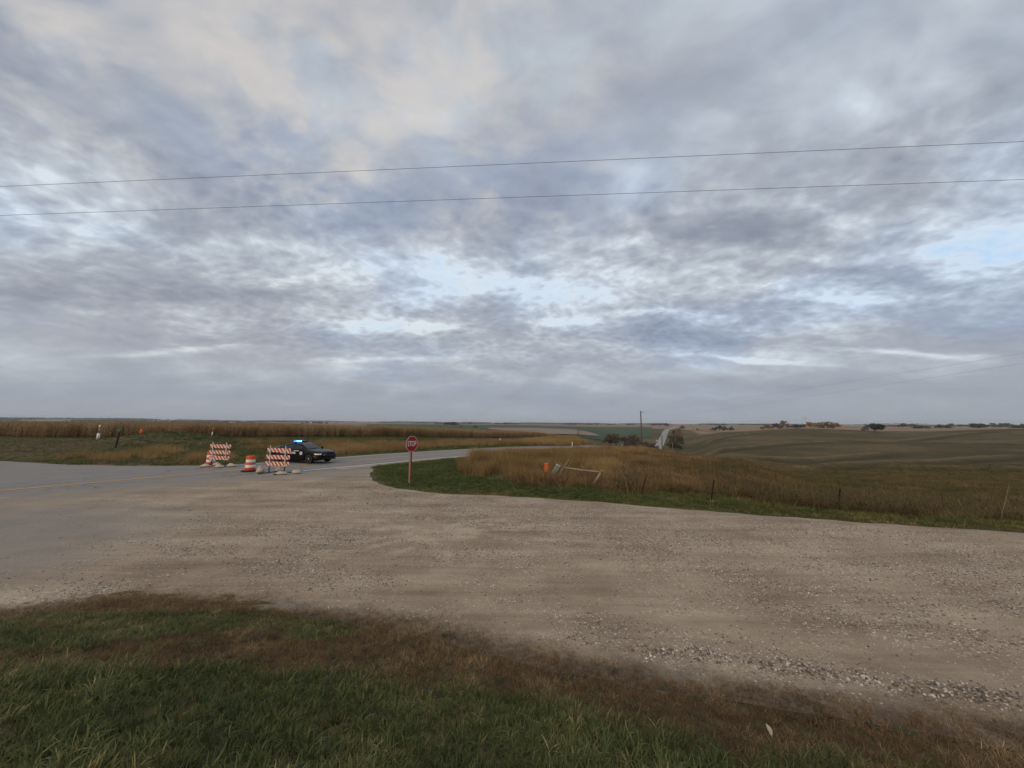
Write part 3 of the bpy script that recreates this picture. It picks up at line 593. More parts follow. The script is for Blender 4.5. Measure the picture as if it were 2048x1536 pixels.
# --- mown verge round the stop sign and along the far side of the gravel
GV = [tuft(rg0, 22, (.05, .13), .011, .10, .7, 2, .9) for _ in range(5)]
rdist = lambda x, y: sdist(x, y, RC_)[0]
TANL = [(-2.4, 41), (-3.2, 33), (-3.6, 27), (-2.9, 22.5), (-1.0, 20.4), (.8, 19.6)]             # left limit of the tall grass on the corner
def tanside(x, y): return sdist(x, y, TANL)[0]                                               # positive: mown, negative: rough
def p_verge(x, y):
    f_, _ = sdist(x, y, GF_); f_ = -f_+(fbm(x, y, .8, 3)-.5)*.5; q_ = rdist(x, y)
    f_ = f_-.35*fbm(x+60, y, 1.3, 3); mown = (f_ > .05) & (q_ > 4.5+fbm(x, y, 1.5, 3)*.8) & (x > -9.5)
    w = np.where(tanside(x, y) > 0, 1., np.where(f_ < 1.05+.8*(fbm(x+90, y, 2.2, 3)-.4), .7, 0)); return np.where(mown, w, 0)*(.45+.55*np.clip(14/np.hypot(x, y), 0, 1))*sstep(f_, .0, .5)
x, y, rg = scat(90000, -10, 24, 6, 42, p_verge, 25)
f_ = -sdist(x, y, GF_)[0]
M_verge = leafmat('verge_grass', [(0, (0.060, 0.079, 0.021)), (.4, (0.097, 0.124, 0.032)), (.65, (0.160, 0.152, 0.047)), (.85, (0.282, 0.184, 0.076)), (1, (0.452, 0.287, 0.131))])
lay('verge_grass', GV, x, y, rg, M_verge, 'short green grass on the verge around the stop sign and along the gravel edge', 'grass', .7, 1.3, .2, tint=.02+.68*fbm(x, y, .9, 4)+.40*np.exp(-(f_/.6)**2)+.24*sstep(x, 1, 8)+.2*np.exp(-((rdist(x, y)-5.2)/.8)**2)-.1, sc=.75+.6*fbm(x, y, 1.1, 3))
# --- left lawn and ditch beyond the highway, short
def p_left(x, y):
    q_ = rdist(x, y); pv = inpoly(x, y, PAVED); return np.where((~pv) & (q_ < -4.4) & (y > 25), 1., 0)*np.clip(30/np.hypot(x, y), .3, 1)
x, y, rg = scat(70000, -95, 2, 25, 92, p_left, 26)
lw = sstep(-x-.55*y+6*(fbm(x, y, 6, 3)-.5), 16, 22)      # far-left lawn is kept mown
GV2 = [tuft(rg0, 20, (.10, .24), .022, .22, .7, 2, .8) for _ in range(5)]
ti = .02+.45*fbm(x, y, 5, 4)+.0*lw+(1-lw)*.30*sstep(fbm(x+40, y, 9, 3), .42, .6)
M_left = leafmat('ditch_grass', [(0, (0.049, 0.074, 0.020)), (.35, (0.075, 0.101, 0.027)), (.6, (0.116, 0.119, 0.041)), (.8, (0.174, 0.138, 0.060)), (1, (0.275, 0.206, 0.094))])
lay('ditch_grass', GV2, x, y, rg, M_left, 'low green grass in the ditch and field entrance beyond the highway on the left', 'grass', .7, 1.3, .2, tint=ti, sc=(.55+.9*fbm(x, y, 3, 3))*(1-.5*lw))
# --- tall tan bluestem along both sides of the highway
def tallv(rg, n, L_, w, spr, lean=.35):
    b = Blades()
    for _ in range(n):
        a = rg.uniform(0, 6.283); r = spr*math.sqrt(rg.random()); l0 = rg.uniform(0, lean); ll = rg.uniform(*L_)
        b.blade((r*math.cos(a), r*math.sin(a), -.02), a+rg.normal(0, .5), ll, w*rg.uniform(.7, 1.2), (l0, l0+rg.uniform(.1, .8)), 3, rg.random(), twist=rg.normal(0, .8))
    return b
BV = [tallv(rg0, 26, (.30, .85), .013, .22) for _ in range(6)]
M_tan = leafmat('bluestem', [(0, (0.127, 0.082, 0.030)), (.35, (0.231, 0.146, 0.058)), (.6, (0.327, 0.212, 0.085)), (.85, (0.431, 0.293, 0.125)), (1, (0.542, 0.408, 0.194))], transl=.3)
def p_tan(x, y):
    q_ = rdist(x, y); d2 = np.hypot(x, y); az = np.arctan2(x, y)
    n_ = fbm(x, y, 4, 4)
    fs = (q_ < -5.2-1.2*fbm(x, y, 2, 2)) & (q_ > -(15+.05*d2)) & (x > -19-.1*y+6*n_)
    near = (tanside(x, y) < 0) & (q_ > 5.0+fbm(x, y, 2, 2)) & (-sdist(x, y, GF_)[0] > 3.0) & (az+.30*(fbm(x+5, y, 5, 3)-.5) < .27)
    red = (x < -19) & (x > -36) & (q_ < -5) & (y > 29) & (n_ > .52) & (y < 60)
    return np.where(fs, .9, 0)*sstep(n_, .22, .38)+np.where(near, 1.*sstep(fbm(x+7, y, 2.6, 4)-.010*(x-2)*(x > 2), .30, .52), 0)+np.where(red, .4, 0)
x, y, rg = scat(330000, -42, 48, 19, 150, lambda x, y: p_tan(x, y)*np.clip(26/np.hypot(x, y), .2, 1), 27)
lay('tall_dry_grass', BV, x, y, rg, M_tan, 'tall tan dry grass along both sides of the highway', 'tall grass', .75, 1.25, .12, tint=.15+.75*fbm(x, y, 6, 4), sc=(.22+1.35*fbm(x+3, y, 2.2, 3))*np.where(rdist(x, y) < 0, .95, 1.0))
# --- rough pasture grass falling away behind the fence
PV_ = [tuft(rg0, 24, (.14, .36), .016, .22, .8, 3, 1.0) for _ in range(6)]
def p_past(x, y):
    d2 = np.hypot(x, y); az = np.arctan2(x, y); f_ = -sdist(x, y, GF_)[0]
    k_ = (f_ > 1.9+.5*fbm(x, y, 1., 2)) & (tanside(x, y) < 0) & (az > .02+.10*(fbm(x, y, 3, 3)-.3)) & (d2 < 120) & (rdist(x, y) > 5.5)
    return np.where(k_, 1, 0)*np.clip((18/d2)**1.3, .06, 1)
x, y, rg = scat(420000, 0, 105, 6, 105, p_past, 28)
az = np.arctan2(x, y)
M_past = leafmat('pasture_tussocks', [(0, (0.068, 0.070, 0.020)), (.3, (0.115, 0.096, 0.032)), (.55, (0.182, 0.119, 0.050)), (.8, (0.277, 0.166, 0.076)), (1, (0.421, 0.266, 0.133))])
lay('pasture_grass', PV_, x, y, rg, M_past, 'rough olive and tan pasture grass sloping away behind the fence', 'grass', .7, 1.35, .25, tint=-.02+.86*fbm(x*.8+y*.6, y*.8-x*.6, 2.0, 4)+.27*np.exp(-((az-.26)/.20)**2)-.06*sstep(az, .5, .7), sc=.6+.8*fbm(x+13, y, 2.2, 3))
# --- tall dead forbs behind the fence on the right
def forb(rg, n, hgt):
    b = Blades()
    for _ in range(n):
        a = rg.uniform(0, 6.283); l0 = abs(rg.normal(0, .22)); ll = rg.uniform(*hgt); bx = rg.normal(0, .09); by = rg.normal(0, .09)
        b.blade((bx, by, -.03), a, ll, .012, (l0, l0+rg.uniform(0, .5)), 4, rg.random(), tip=False)
        for k_ in range(rg.integers(4, 9)):
            f = rg.uniform(.3, .98); ln = l0+.2*f; p_ = (bx+math.cos(a)*math.sin(ln)*ll*f, by+math.sin(a)*math.sin(ln)*ll*f, math.cos(ln)*ll*f)
            b.blade(p_, rg.uniform(0, 6.28), rg.uniform(.06, .20), .014, (rg.uniform(.4, 1.2), rg.uniform(1, 2.2)), 2, rg.random())
    return b
FV = [forb(rg0, 5, (.35, .95)) for _ in range(5)]
def p_forb(x, y):
    f_ = -sdist(x, y, GF_)[0]; az = np.arctan2(x, y); d2 = np.hypot(x, y); n_ = fbm(x+31, y, 2.2, 4)
    k_ = (f_ > 1.7) & (f_ < 9+6*sstep(az, .45, .8)) & (az > .26)
    return np.where(k_, sstep(n_+.06*sstep(az, .4, .7), .44, .66)*np.exp(-np.maximum(f_-2.6, 0)/(4.+4*sstep(az, .45, .7)))*(.42+.3*sstep(az, .42, .6)), 0)
x, y, rg = scat(30000, 2, 34, 7, 30, p_forb, 29)
M_forb = leafmat('dead_forbs', [(0, (0.066, 0.046, 0.021)), (.4, (0.121, 0.086, 0.037)), (.75, (0.187, 0.138, 0.058)), (.93, (0.264, 0.216, 0.079)), (1, (0.374, 0.338, 0.123))], transl=.15)
lay('dead_weeds', FV, x, y, rg, M_forb, 'tall dead brown weed stalks along the fence at the right', 'weeds', .6, 1.15, .15, tint=.62*fbm(x, y, 3, 4)+.1)
# red-brown dead brush heaped by the broken gate
x, y, rg = scat(6000, -1.5, 8.5, 15.5, 25, lambda x, y: np.clip(1.3*np.exp(-((x-1.6)/1.3)**2-((y-20.3)/1.6)**2)+.9*np.exp(-((x-5.6)/.9)**2-((y-18.3)/1.1)**2)+.55*np.exp(-((x-3.4)/1.4)**2-((y-19.4)/1.1)**2), 0, 1), 30)
M_brush = leafmat('red_brown_brush', [(0, (0.075, 0.043, 0.019)), (.4, (0.150, 0.090, 0.038)), (.75, (0.237, 0.151, 0.065)), (1, (0.362, 0.270, 0.128))], transl=.15)
lay('dead_brush', [tallv(rg0, 18, (.2, .62), .012, .2, 1.1) for _ in range(4)], x, y, rg, M_brush, 'red-brown dead brush heaped around the broken gate posts', 'brush', .7, 1.2, .3)
# long pale arching grass stems by the fence
x, y, rg = scat(60, 4.5, 18, 10, 19, lambda x, y: np.where((-sdist(x, y, GF_)[0] > 1.3) & (-sdist(x, y, GF_)[0] < 4), .7, 0), 31)
LV = []
for _ in range(4):
    b = Blades(); l0 = rg0.uniform(.1, .5); b.blade((0, 0, 0), rg0.uniform(2, 4.2), rg0.uniform(1.1, 1.9), .016, (l0, l0+rg0.uniform(.3, 1.3)), 6, rg0.random()); LV.append(b)
lay('pale_grass_stems', LV, x, y, rg, leafmat('bleached_stem', [(0, (.20, .15, .08)), (1, (.36, .29, .17))]), 'long bleached grass stems arching by the fence', 'grass', .6, 1.1, .2)
# --- standing corn
def corn(rg, ns):
    b = Blades()
    for k_ in range(ns):
        bx, by = rg.uniform(-.45, .45), rg.uniform(-.12, .12); hh = rg.uniform(1.85, 2.35); ln = rg.normal(0, .05); a0 = rg.uniform(0, 6.28)
        b.blade((bx, by, 0), a0, hh, .032, (ln, ln+.06), 3, .12+.3*rg.random(), tip=False, twist=1.5)
        for j in range(9):
            f = rg.uniform(.16, .97); a = a0+(j % 2)*math.pi+rg.normal(0, .5); w0 = rg.uniform(.4, .9)
            b.blade((bx+math.cos(a0)*ln*hh*f, by+math.sin(a0)*ln*hh*f, hh*f), a, rg.uniform(.3, .62)*(1.1-.45*f), .075, (w0, w0+rg.uniform(1.1, 2.0)), 3, rg.random()*.9+.12*(f > .6), twist=rg.normal(0, .7))
        for j in range(4): b.blade((bx+math.cos(a0)*ln*hh, by+math.sin(a0)*ln*hh, hh), rg.uniform(0, 6.28), rg.uniform(.18, .32), .014, (.15, .8), 2, .8)
    return b
CV = [corn(rg0, 5) for _ in range(5)]
CORN = [(-118, 84), (-92, 66), (-72, 58.5), (-60, 58.5), (-49.5, 66), (-40, 71), (-29.6, 84), (-17, 100), (-3.7, 121), (9, 144), (23, 172), (38, 205), (43, 222)]
CORNF = CORN+[(36, 236), (10, 240), (-40, 262), (-110, 270), (-200, 250), (-270, 190)]
def p_corn(x, y):
    s_, _ = sdist(x, y, CORN); k_ = inpoly(x, y, CORNF); s_ = np.abs(s_)
    return np.where(k_, np.where(s_ < 9, np.where(s_ < 1.5, .55, 1.)*sstep(fbm(x+77, y, 3, 3), .18, .34), np.where(s_ < 26, .55, .22)), 0)
x, y, rg = scat(210000, -270, 50, 55, 280, p_corn, 33)
M_corn = leafmat('dry_corn', [(0, (0.119, 0.070, 0.031)), (.3, (0.206, 0.131, 0.059)), (.55, (0.310, 0.208, 0.096)), (.8, (0.429, 0.310, 0.155)), (1, (0.604, 0.473, 0.264))], transl=.25)
lay('standing_corn', CV, x, y, rg, M_corn, 'standing field of dry brown corn beyond the highway on the left', 'corn field', .82, 1.04, .06, tint=.28+.46*fbm(x, y, 3.5, 4), sc=.86+.26*fbm(x+11, y, 6, 3))

# ================================================================== mesh builder for the things
class MB:
    def __init__(s): s.V = []; s.F = []
    def add(s, V, F_):
        o = len(s.V); s.V += [tuple(v) for v in V]; s.F += [tuple(o+i for i in f) for f in F_]; return s
    def box(s, c0, sz, rz=0., bev=0.):
        x, y, z = [v/2 for v in sz]; V = []
        for dz in (-z, z):
            for dx, dy in ((-x, -y), (x, -y), (x, y), (-x, y)): V.append((dx, dy, dz))
        ca, sa = math.cos(rz), math.sin(rz); V = [(c0[0]+a*ca-b*sa, c0[1]+a*sa+b*ca, c0[2]+e) for a, b, e in V]
        return s.add(V, [(3, 2, 1, 0), (4, 5, 6, 7), (0, 1, 5, 4), (1, 2, 6, 5), (2, 3, 7, 6), (3, 0, 4, 7)])
    def tube(s, p0, p1, r0, r1=None, n=8, cap=True, jit=0.):
        p0, p1 = Vector(p0), Vector(p1); r1 = r0 if r1 is None else r1; a = (p1-p0).normalized()
        u = a.orthogonal().normalized(); w = a.cross(u); V = []
        for p_, r in ((p0, r0), (p1, r1)):
            for i in range(n):
                th = 2*math.pi*i/n; V.append(p_+(u*math.cos(th)+w*math.sin(th))*r*(1+random.uniform(-jit, jit)))
        F_ = [(i, (i+1) % n, n+(i+1) % n, n+i) for i in range(n)]
        if cap: F_ += [tuple(range(n))[::-1], tuple(range(n, 2*n))]
        return s.add(V, F_)
    def lathe(s, prof, n=24, ax='z', c0=(0, 0, 0)):
        V = []; m_ = len(prof)
        for r, h in prof:
            for i in range(n):
                th = 2*math.pi*i/n; a, b = r*math.cos(th), r*math.sin(th)
                V.append((c0[0]+a, c0[1]+b, c0[2]+h) if ax == 'z' else (c0[0]+a, c0[1]+h, c0[2]+b))
        F_ = []
        for k_ in range(m_-1):
            for i in range(n):
                f = (k_*n+i, k_*n+(i+1) % n, (k_+1)*n+(i+1) % n, (k_+1)*n+i); F_.append(f if ax == 'z' else f[::-1])
        for k_, rev in ((0, ax == 'z'), (m_-1, ax != 'z')):
            if prof[k_][0] > 1e-6: F_.append(tuple(range(k_*n, (k_+1)*n))[::-1] if rev else tuple(range(k_*n, (k_+1)*n)))
        return s.add(V, F_)
    def prism(s, pts, y0, y1):
        """outline in local x,z extruded along y"""
        n = len(pts); V = [(a, y0, b) for a, b in pts]+[(a, y1, b) for a, b in pts]
        return s.add(V, [tuple(range(n)), tuple(range(n, 2*n))[::-1]]+[(i, n+i, n+(i+1) % n, (i+1) % n) for i in range(n)])
    def build(s, name, mat, parent=None, smooth=False, bevel=0.):
        me = bpy.data.meshes.new(name); me.from_pydata(s.V, [], s.F); me.validate()
        bm_ = bmesh.new(); bm_.from_mesh(me); bmesh.ops.recalc_face_normals(bm_, faces=bm_.faces)
        if bevel: bmesh.ops.bevel(bm_, geom=bm_.edges[:], offset=bevel, segments=2, affect='EDGES', clamp_overlap=True)
        bm_.to_mesh(me); bm_.free()
        o = link(name, me, mat, parent)
        if smooth: me.shade_smooth()
        return o
import bmesh
random.seed(5)
def simple(name, col, rough=.6, spec=.3, metal=0., var=.12, sc=6., coat=0., dirt=None):
    def f(t, b):
        P_ = t.node('ShaderNodeTexCoord').outputs['Object']; n = t.noise(P_, sc, 5, .65)
        c_ = t.mix(1., col, t.ramp(n, [(.3, (1-var,)*3), (.7, (1+var,)*3)]), 'MULTIPLY')
        if dirt: c_ = t.mix(t.ss(t.noise(P_, sc*.6, 6, .7), .5, .72), c_, dirt)
        t.put(b.inputs['Base Color'], c_); b.inputs['Metallic'].default_value = metal; b.inputs['Coat Weight'].default_value = coat; b.inputs['Coat Roughness'].default_value = .06
        t.put(b.inputs['Roughness'], t.lr(n, .3, .7, rough*.85, min(1, rough*1.15)))
    return material(name, f, rough, spec)
def wood(name, c0, c1, ax=(1, 1, .08)):
    def f(t, b):
        P_ = t.node('ShaderNodeTexCoord').outputs['Object']; n = t.noise(t.map(P_, sc=ax), 22, 5, .65); g = t.noise(P_, 3, 4, .6)
        t.put(b.inputs['Base Color'], t.ramp(t.m('MULTIPLY_ADD', n, .7, t.m('MULTIPLY', g, .3)), [(.32, c0), (.68, c1)])); bump(t, b, n, .5, .01)
    return material(name, f, .9, .15)
M_wood = wood('weathered_wood', (.085, .066, .048), (.21, .17, .13)); M_fresh = wood('split_wood', (.13, .075, .035), (.26, .155, .075)); M_pole = wood('pole_wood', (.06, .048, .036), (.13, .105, .08))
M_rail = wood('bleached_rail', (.16, .125, .085), (.33, .27, .19))
M_galv = simple('galvanised_steel', (.36, .36, .35), .5, .5, .6); M_darkst = simple('dark_steel', (.05, .048, .05), .7)
M_cream = simple('white_powdercoat', (.62, .58, .50), .6, .3, dirt=(.35, .30, .23))
M_orange = simple('orange_plastic', (.62, .105, .012), .45, .4, dirt=(.42, .09, .02)); M_redor = simple('red_orange_plastic', (.52, .045, .012), .45, .4)
M_refl = simple('white_sheeting', (.74, .72, .68), .4, .4, var=.06); M_rub = simple('black_rubber', (.022, .021, .02), .85, .2)
M_sand = simple('sandbag_cloth', (.46, .40, .315), .95, .05, var=.2, sc=9, dirt=(.28, .235, .18))
M_red = simple('red_sheeting', (.38, .007, .010), .4, .4, var=.08, sc=3); M_whitep = simple('white_plastic', (.70, .69, .66), .5, .3)
M_tpost = simple('rusty_post', (.028, .020, .016), .9, .1, var=.3); M_black = simple('black_plastic', (.012, .012, .012), .5, .4)
def text_mesh(txt, size, sx=1., ext=.002, bold=0.):
    cu = bpy.data.curves.new('lettering', 'FONT'); cu.body = txt; cu.size = size; cu.align_x = 'CENTER'; cu.align_y = 'CENTER'; cu.extrude = ext; cu.offset = bold; cu.resolution_u = 3
    o = bpy.data.objects.new('lettering', cu); COL.objects.link(o); bpy.context.view_layer.update()
    me = bpy.data.meshes.new_from_object(o.evaluated_get(bpy.context.evaluated_depsgraph_get())); bpy.data.objects.remove(o); bpy.data.curves.remove(cu)
    me.transform(Matrix.Diagonal((sx, 1, 1, 1))); me.materials.clear(); return me
# ---------------------------------------------------------------- stop sign
sg = empty('stop_sign', (-4.97, 19.2, h1(-4.97, 19.2)-.02), R(61), 'red STOP sign on a wooden post at the grassy corner', 'stop sign')
MB().box((0, 0, 1.12), (.10, .10, 2.30)).build('post', M_rail, sg, bevel=.006)
MB().box((0, -.054, 1.0), (.085, .006, 1.66)).build('reflector_strip', M_redor if 0 else simple('red_post_strip', (.36, .022, .018), .45), sg)
oc = lambda r: [(r/math.cos(R(22.5))*math.cos(R(22.5+45*i)), r/math.cos(R(22.5))*math.sin(R(22.5+45*i))+1.93) for i in range(8)]
bd = MB().prism(oc(.385), -.060, -.056).build('border', M_refl, sg)
MB().prism(oc(.365), -.063, -.0605).build('sign_face', M_red, sg)
me = text_mesh('STOP', .36, .70, .0015, .006); me.transform(Matrix.Translation((0, -.0655, 1.93))@Matrix.Rotation(R(90), 4, 'X')); link('lettering', me, M_refl, sg)
for zz_ in (2.21, 1.65): MB().tube((0, -.063, zz_), (0, -.069, zz_), .012).build('bolt', M_galv, sg)
# ---------------------------------------------------------------- barricades
def m_stripe(t, b):
    P_ = t.node('ShaderNodeTexCoord').outputs['Object']; s3 = t.node('ShaderNodeSeparateXYZ'); t.put(s3.inputs[0], P_)
    w = t.m('FRACT', t.m('DIVIDE', t.m('ADD', s3.outputs[0], t.m('MULTIPLY', s3.outputs[2], .85)), .262)); k_ = t.m('GREATER_THAN', w, .52)
    n = t.noise(P_, 7, 5, .65)
    t.put(b.inputs['Base Color'], t.mix(1., t.mix(k_, (.66, .58, .49), (.50, .028, .016)), t.ramp(n, [(.3, (.82, .81, .79)), (.7, (1.08, 1.08, 1.08))]), 'MULTIPLY'))
M_stripe = material('barricade_stripes', m_stripe, .45, .4)
board_me = None
def barricade(loc, rz, label):
    global board_me
    r = empty('barricade', loc, rz, label, 'barricade', 'striped barricades across the highway')
    for k_, zc in enumerate((.545, .925, 1.33)):
        if board_me is None: board_me = MB().box((0, 0, 0), (1.70, .022, .245)).build('board', M_stripe, r, bevel=.006).data; o = [c_ for c_ in r.children][-1]
        else: o = link('board', board_me, None, r)
        o.location = ((-.03, .0, .04)[k_], .034, zc)
    for sx in (-.55, .55):
        MB().box((sx, 0, .98), (.044, .044, 1.24)).build('upright', M_cream, r, bevel=.004)
        MB().box((sx, 0, .20), (.056, .056, .38)).build('sleeve', M_darkst, r, bevel=.004)
        MB().box((sx, 0, .026), (.06, 1.5, .046)).build('foot', M_darkst, r, bevel=.004)
    return r
barricade((-13.86, 23.10, .02), R(-14), 'striped three-board barricade in front of the police car')
barricade((-19.85, 26.45, .02), R(-11), 'striped three-board barricade at the far left with a drum behind it')
# ---------------------------------------------------------------- sandbags
def sandbag(loc, rz, sz, label, seed, peak=0.):
    rg = random.Random(seed); bm_ = bmesh.new(); bmesh.ops.create_uvsphere(bm_, u_segments=16, v_segments=10, radius=1)
    ph = [rg.uniform(0, 6) for _ in range(6)]
    for v in bm_.verts:
        x, y, z = v.co; e = abs(x)**3
        pinch = 1-.45*max(0, abs(x)-.6)/.4
        y *= pinch; z = z*(.9*pinch) if z > 0 else z*.45
        w = .09*math.sin(3*x+ph[0]+2*y)+.07*math.sin(5*y+ph[1]+3*x)+.05*math.sin(9*x+ph[2]) + .03*math.sin(14*y+9*x+ph[3])
        z += w*(z > -.2)*.9
        if peak and z > 0: k_ = math.exp(-((x+.15)**2+y*y)*5); z += peak*k_
        x *= 1+.06*math.sin(4*y+ph[4]); z = max(z, -.38)
        v.co = (x*sz[0]*.92, y*sz[1]*.92, (z+.38)*sz[2]*.82)
    me = bpy.data.meshes.new('sandbag'); bm_.to_mesh(me); bm_.free()
    r = empty('sandbag', loc, rz, label, 'sandbag', 'sandbags weighing down the barricades')
    link('sack', me, M_sand, r, True)
    MB().tube((sz[0]*.83, 0, sz[2]*.34), (sz[0]*1.08, .02, sz[2]*.24), .022, .05, 7, jit=.2).build('tied_neck', M_sand, r, True)
SB = [((-15.0, 23.35, .02), 40, (.24, .20, .24), 'sandbag standing in a peak, leftmost by the nearer barricade', .75), ((-14.20, 23.9, .02), -15, (.31, .2, .21), 'rounded sandbag behind the left leg of the nearer barricade', .15),
      ((-13.22, 22.55, .02), 10, (.36, .2, .17), 'flat wide sandbag in front of the right leg of the nearer barricade', .1), ((-12.62, 22.95, .02), -8, (.30, .22, .22), 'sandbag at the right end of the nearer barricade, closest to the stop sign', .0),
      ((-20.35, 26.0, .02), 5, (.37, .2, .17), 'flat sandbag at the foot of the left drum', .1), ((-20.2, 26.75, .02), 25, (.29, .19, .2), 'shaded sandbag behind the left leg of the far barricade', .1),
      ((-19.15, 25.60, .02), -12, (.32, .21, .2), 'pale sandbag in front of the right leg of the far barricade', .1), ((-18.75, 26.2, .02), 8, (.36, .2, .19), 'sandbag at the right end of the far barricade, beside the free-standing drum', .2)]
for i, (l_, rz, sz, lb, pk) in enumerate(SB): sandbag(l_, R(rz), sz, lb, i+3, pk)
# ---------------------------------------------------------------- traffic drums
def drum(loc, label, rz=0):
    r = empty('traffic_drum', loc, rz, label, 'traffic drum', 'orange and white traffic drums')
    R_ = lambda z: .292-.06*z
    MB().lathe([(.47, 0), (.48, .02), (.45, .055), (.33, .075), (.30, .06), (0, .06)], 28).build('rubber_base', M_rub, r, True)
    zz = [.05, .225, .40, .545, .715, .915]; mats = [M_redor, M_refl, M_orange, M_refl, M_orange]
    b = MB()
    for k_ in range(5):
        z0, z1 = zz[k_], zz[k_+1]; n = 5
        m_ = MB().lathe([(R_(z0)-.004*(k_ % 2)-.006, z0)]+[(R_(z0+(z1-z0)*j/n)-.004*(k_ % 2), z0+(z1-z0)*(j+.04)/(n+.08)) for j in range(n+1)]+[(R_(z1)-.010, z1)], 28)
        m_.build('orange_band' if k_ % 2 == 0 else 'white_band', mats[k_], r, True)
    MB().lathe([(R_(.915)-.006, .912), (.215, .935), (.20, .925), (0, .93)], 28).build('lid', M_redor, r, True)
    MB().box((0, 0, .955), (.16, .035, .05)).build('handle', M_redor, r, bevel=.01)
drum((-16.0, 23.95, .02), 'orange and white drum standing alone between the two barricades')
drum((-20.78, 27.0, .02), 'orange and white drum half hidden behind the far barricade')
# ---------------------------------------------------------------- police car   (x forward, y left)
M_paint = simple('black_car_paint', (.0050, .0055, .0065), .34, .16, var=.05, coat=.06); M_glass = simple('dark_glass', (.012, .014, .016), .10, .5, var=.02)
M_lens = simple('clear_lamp', (.78, .78, .75), .18, .6, var=.05); M_amber = simple('amber_lens', (.5, .10, .02), .3); M_chrome = simple('bright_metal', (.6, .6, .6), .25, .5, .9)
def m_blue(t, b):
    P_ = t.node('ShaderNodeTexCoord').outputs['Object']; sx = t.node('ShaderNodeSeparateXYZ'); t.put(sx.inputs[0], P_)
    core = t.ss(t.m('ABSOLUTE', t.m('SUBTRACT', t.m('FRACT', t.m('MULTIPLY', sx.outputs[1], 6.)), .5)), .42, .15)
    t.put(b.inputs['Base Color'], (.01, .03, .3)); t.put(b.inputs['Emission Color'], t.mix(core, (.01, .10, 1.), (.12, .55, 1.))); t.put(b.inputs['Emission Strength'], t.lr(core, 0, 1, 2.5, 9.))
M_blue = material('lit_blue_lens', m_blue, .2, .5)
car = empty('police_car', (-15.90, 29.69, .02), R(-19), 'black state trooper sedan with its blue roof lights lit', 'police car')
XF, XR, WR = 1.56, -1.49, .405
ST = [(-2.52, .74, .40, .93, .97), (-2.47, .84, .30, 1.00, 1.05), (-2.30, .90, .27, 1.03, 1.085), (-2.05, .925, .25, 1.03, 1.09), (-1.95, .93, .24, 1.02, 1.08), (-1.8, .935, .24, 1.01, 1.06), (-1.65, .94, .24, 1.0, 1.04), (-1.49, .945, .24, .99, 1.02), (-1.33, .945, .23, .985, 1.0), (-1.15, .945, .22, .98, .99), (-1.03, .94, .2, .97, .98), (-.5, .935, .19, .96, .97),
      (.2, .935, .19, .95, .96), (.9, .94, .19, .94, .98), (1.1, .945, .2, .935, 1.0), (1.22, .945, .21, .93, .995), (1.4, .945, .22, .92, .975), (1.56, .945, .22, .91, .955), (1.72, .94, .22, .895, .935), (1.9, .93, .22, .88, .915), (2.02, .92, .22, .865, .90), (2.25, .875, .23, .83, .86), (2.42, .79, .26, .78, .81), (2.52, .66, .32, .70, .73)]
V = []; F_ = []
for (x, w, zb, zs, zt) in ST:
    za = 0
    for xw in (XF, XR):
        if abs(x-xw) < WR: za = math.sqrt(WR*WR-(x-xw)**2)+.35
    lo = lambda z: max(z, za)
    half = [(0, zb+.02), (.72*w, zb+.01), (.955*w, lo(zb)), (.985*w, lo(zb+.12)), (w, max(.56, za+.02)), (.992*w, max(.76, za+.04)), (.965*w, zs-.06), (.90*w, zs), (.62*w, zt), (.3*w, zt+.012), (0, zt+.016)]
    ring = [(x, -y, z) for y, z in half]+[(x, y, z) for y, z in half[-2:0:-1]]
    V += ring
nr_ = 20
for i in range(len(ST)-1):
    for j in range(nr_): F_.append((i*nr_+j, i*nr_+(j+1) % nr_, (i+1)*nr_+(j+1) % nr_, (i+1)*nr_+j))
F_ += [tuple(range(nr_)), tuple(range((len(ST)-1)*nr_, len(ST)*nr_))[::-1]]
body = MB().add(V, F_).build('body', M_paint, car, True)
CX = [-1.92, -1.6, -1.3, -.95, -.6, -.2, .15, .42, .72, 1.0, 1.16]; CZT = [1.07, 1.20, 1.32, 1.415, 1.455, 1.47, 1.455, 1.395, 1.25, 1.09, .99]; CW = [.74, .70, .66, .62, .60, .60, .605, .62, .655, .70, .74]
def cab(x, s_, off=0.):
    """point on the greenhouse: s 0 sill .. .6 cant rail .. 1 centre line"""
    zt, w = np.interp(x, CX, CZT), np.interp(x, CX, CW)
    pts = [(.855, .955), (w+.05, max(.96, zt-.10)), (w*.86, max(.965, zt-.022)), (0, zt+.012)]; ks = [0, .6, .72, 1]
    y = np.interp(s_, ks, [p_[0] for p_ in pts]); z = np.interp(s_, ks, [p_[1] for p_ in pts]); k_ = off/math.hypot(y, z-.7)
    return (x+(off*.5 if x > .5 else 0), y+y*k_, z+(z-.7)*k_)
def cabpanel(xs, ss_, off, sides):
    m_ = MB()
    for sg_ in sides:
        V = [(lambda p_: (p_[0], p_[1]*sg_, p_[2]))(cab(x, s_, off)) for x in xs for s_ in ss_]; k_ = len(ss_)
        m_.add(V, [(i*k_+j, i*k_+j+1, (i+1)*k_+j+1, (i+1)*k_+j) for i in range(len(xs)-1) for j in range(k_-1)])
    return m_
cabpanel(CX, [0, .3, .6, .66, .72, .86, 1.0], 0, (1, -1)).build('roof', M_paint, car, True)
cabpanel([.40, .5, .7, .9, 1.06], [.73, .8, .9, 1.], .008, (1, -1)).build('windshield', M_glass, car, True)
cabpanel([-1.75, -1.5, -1.2, -.98], [.73, .8, .9, 1.], .008, (1, -1)).build('rear_window', M_glass, car, True)
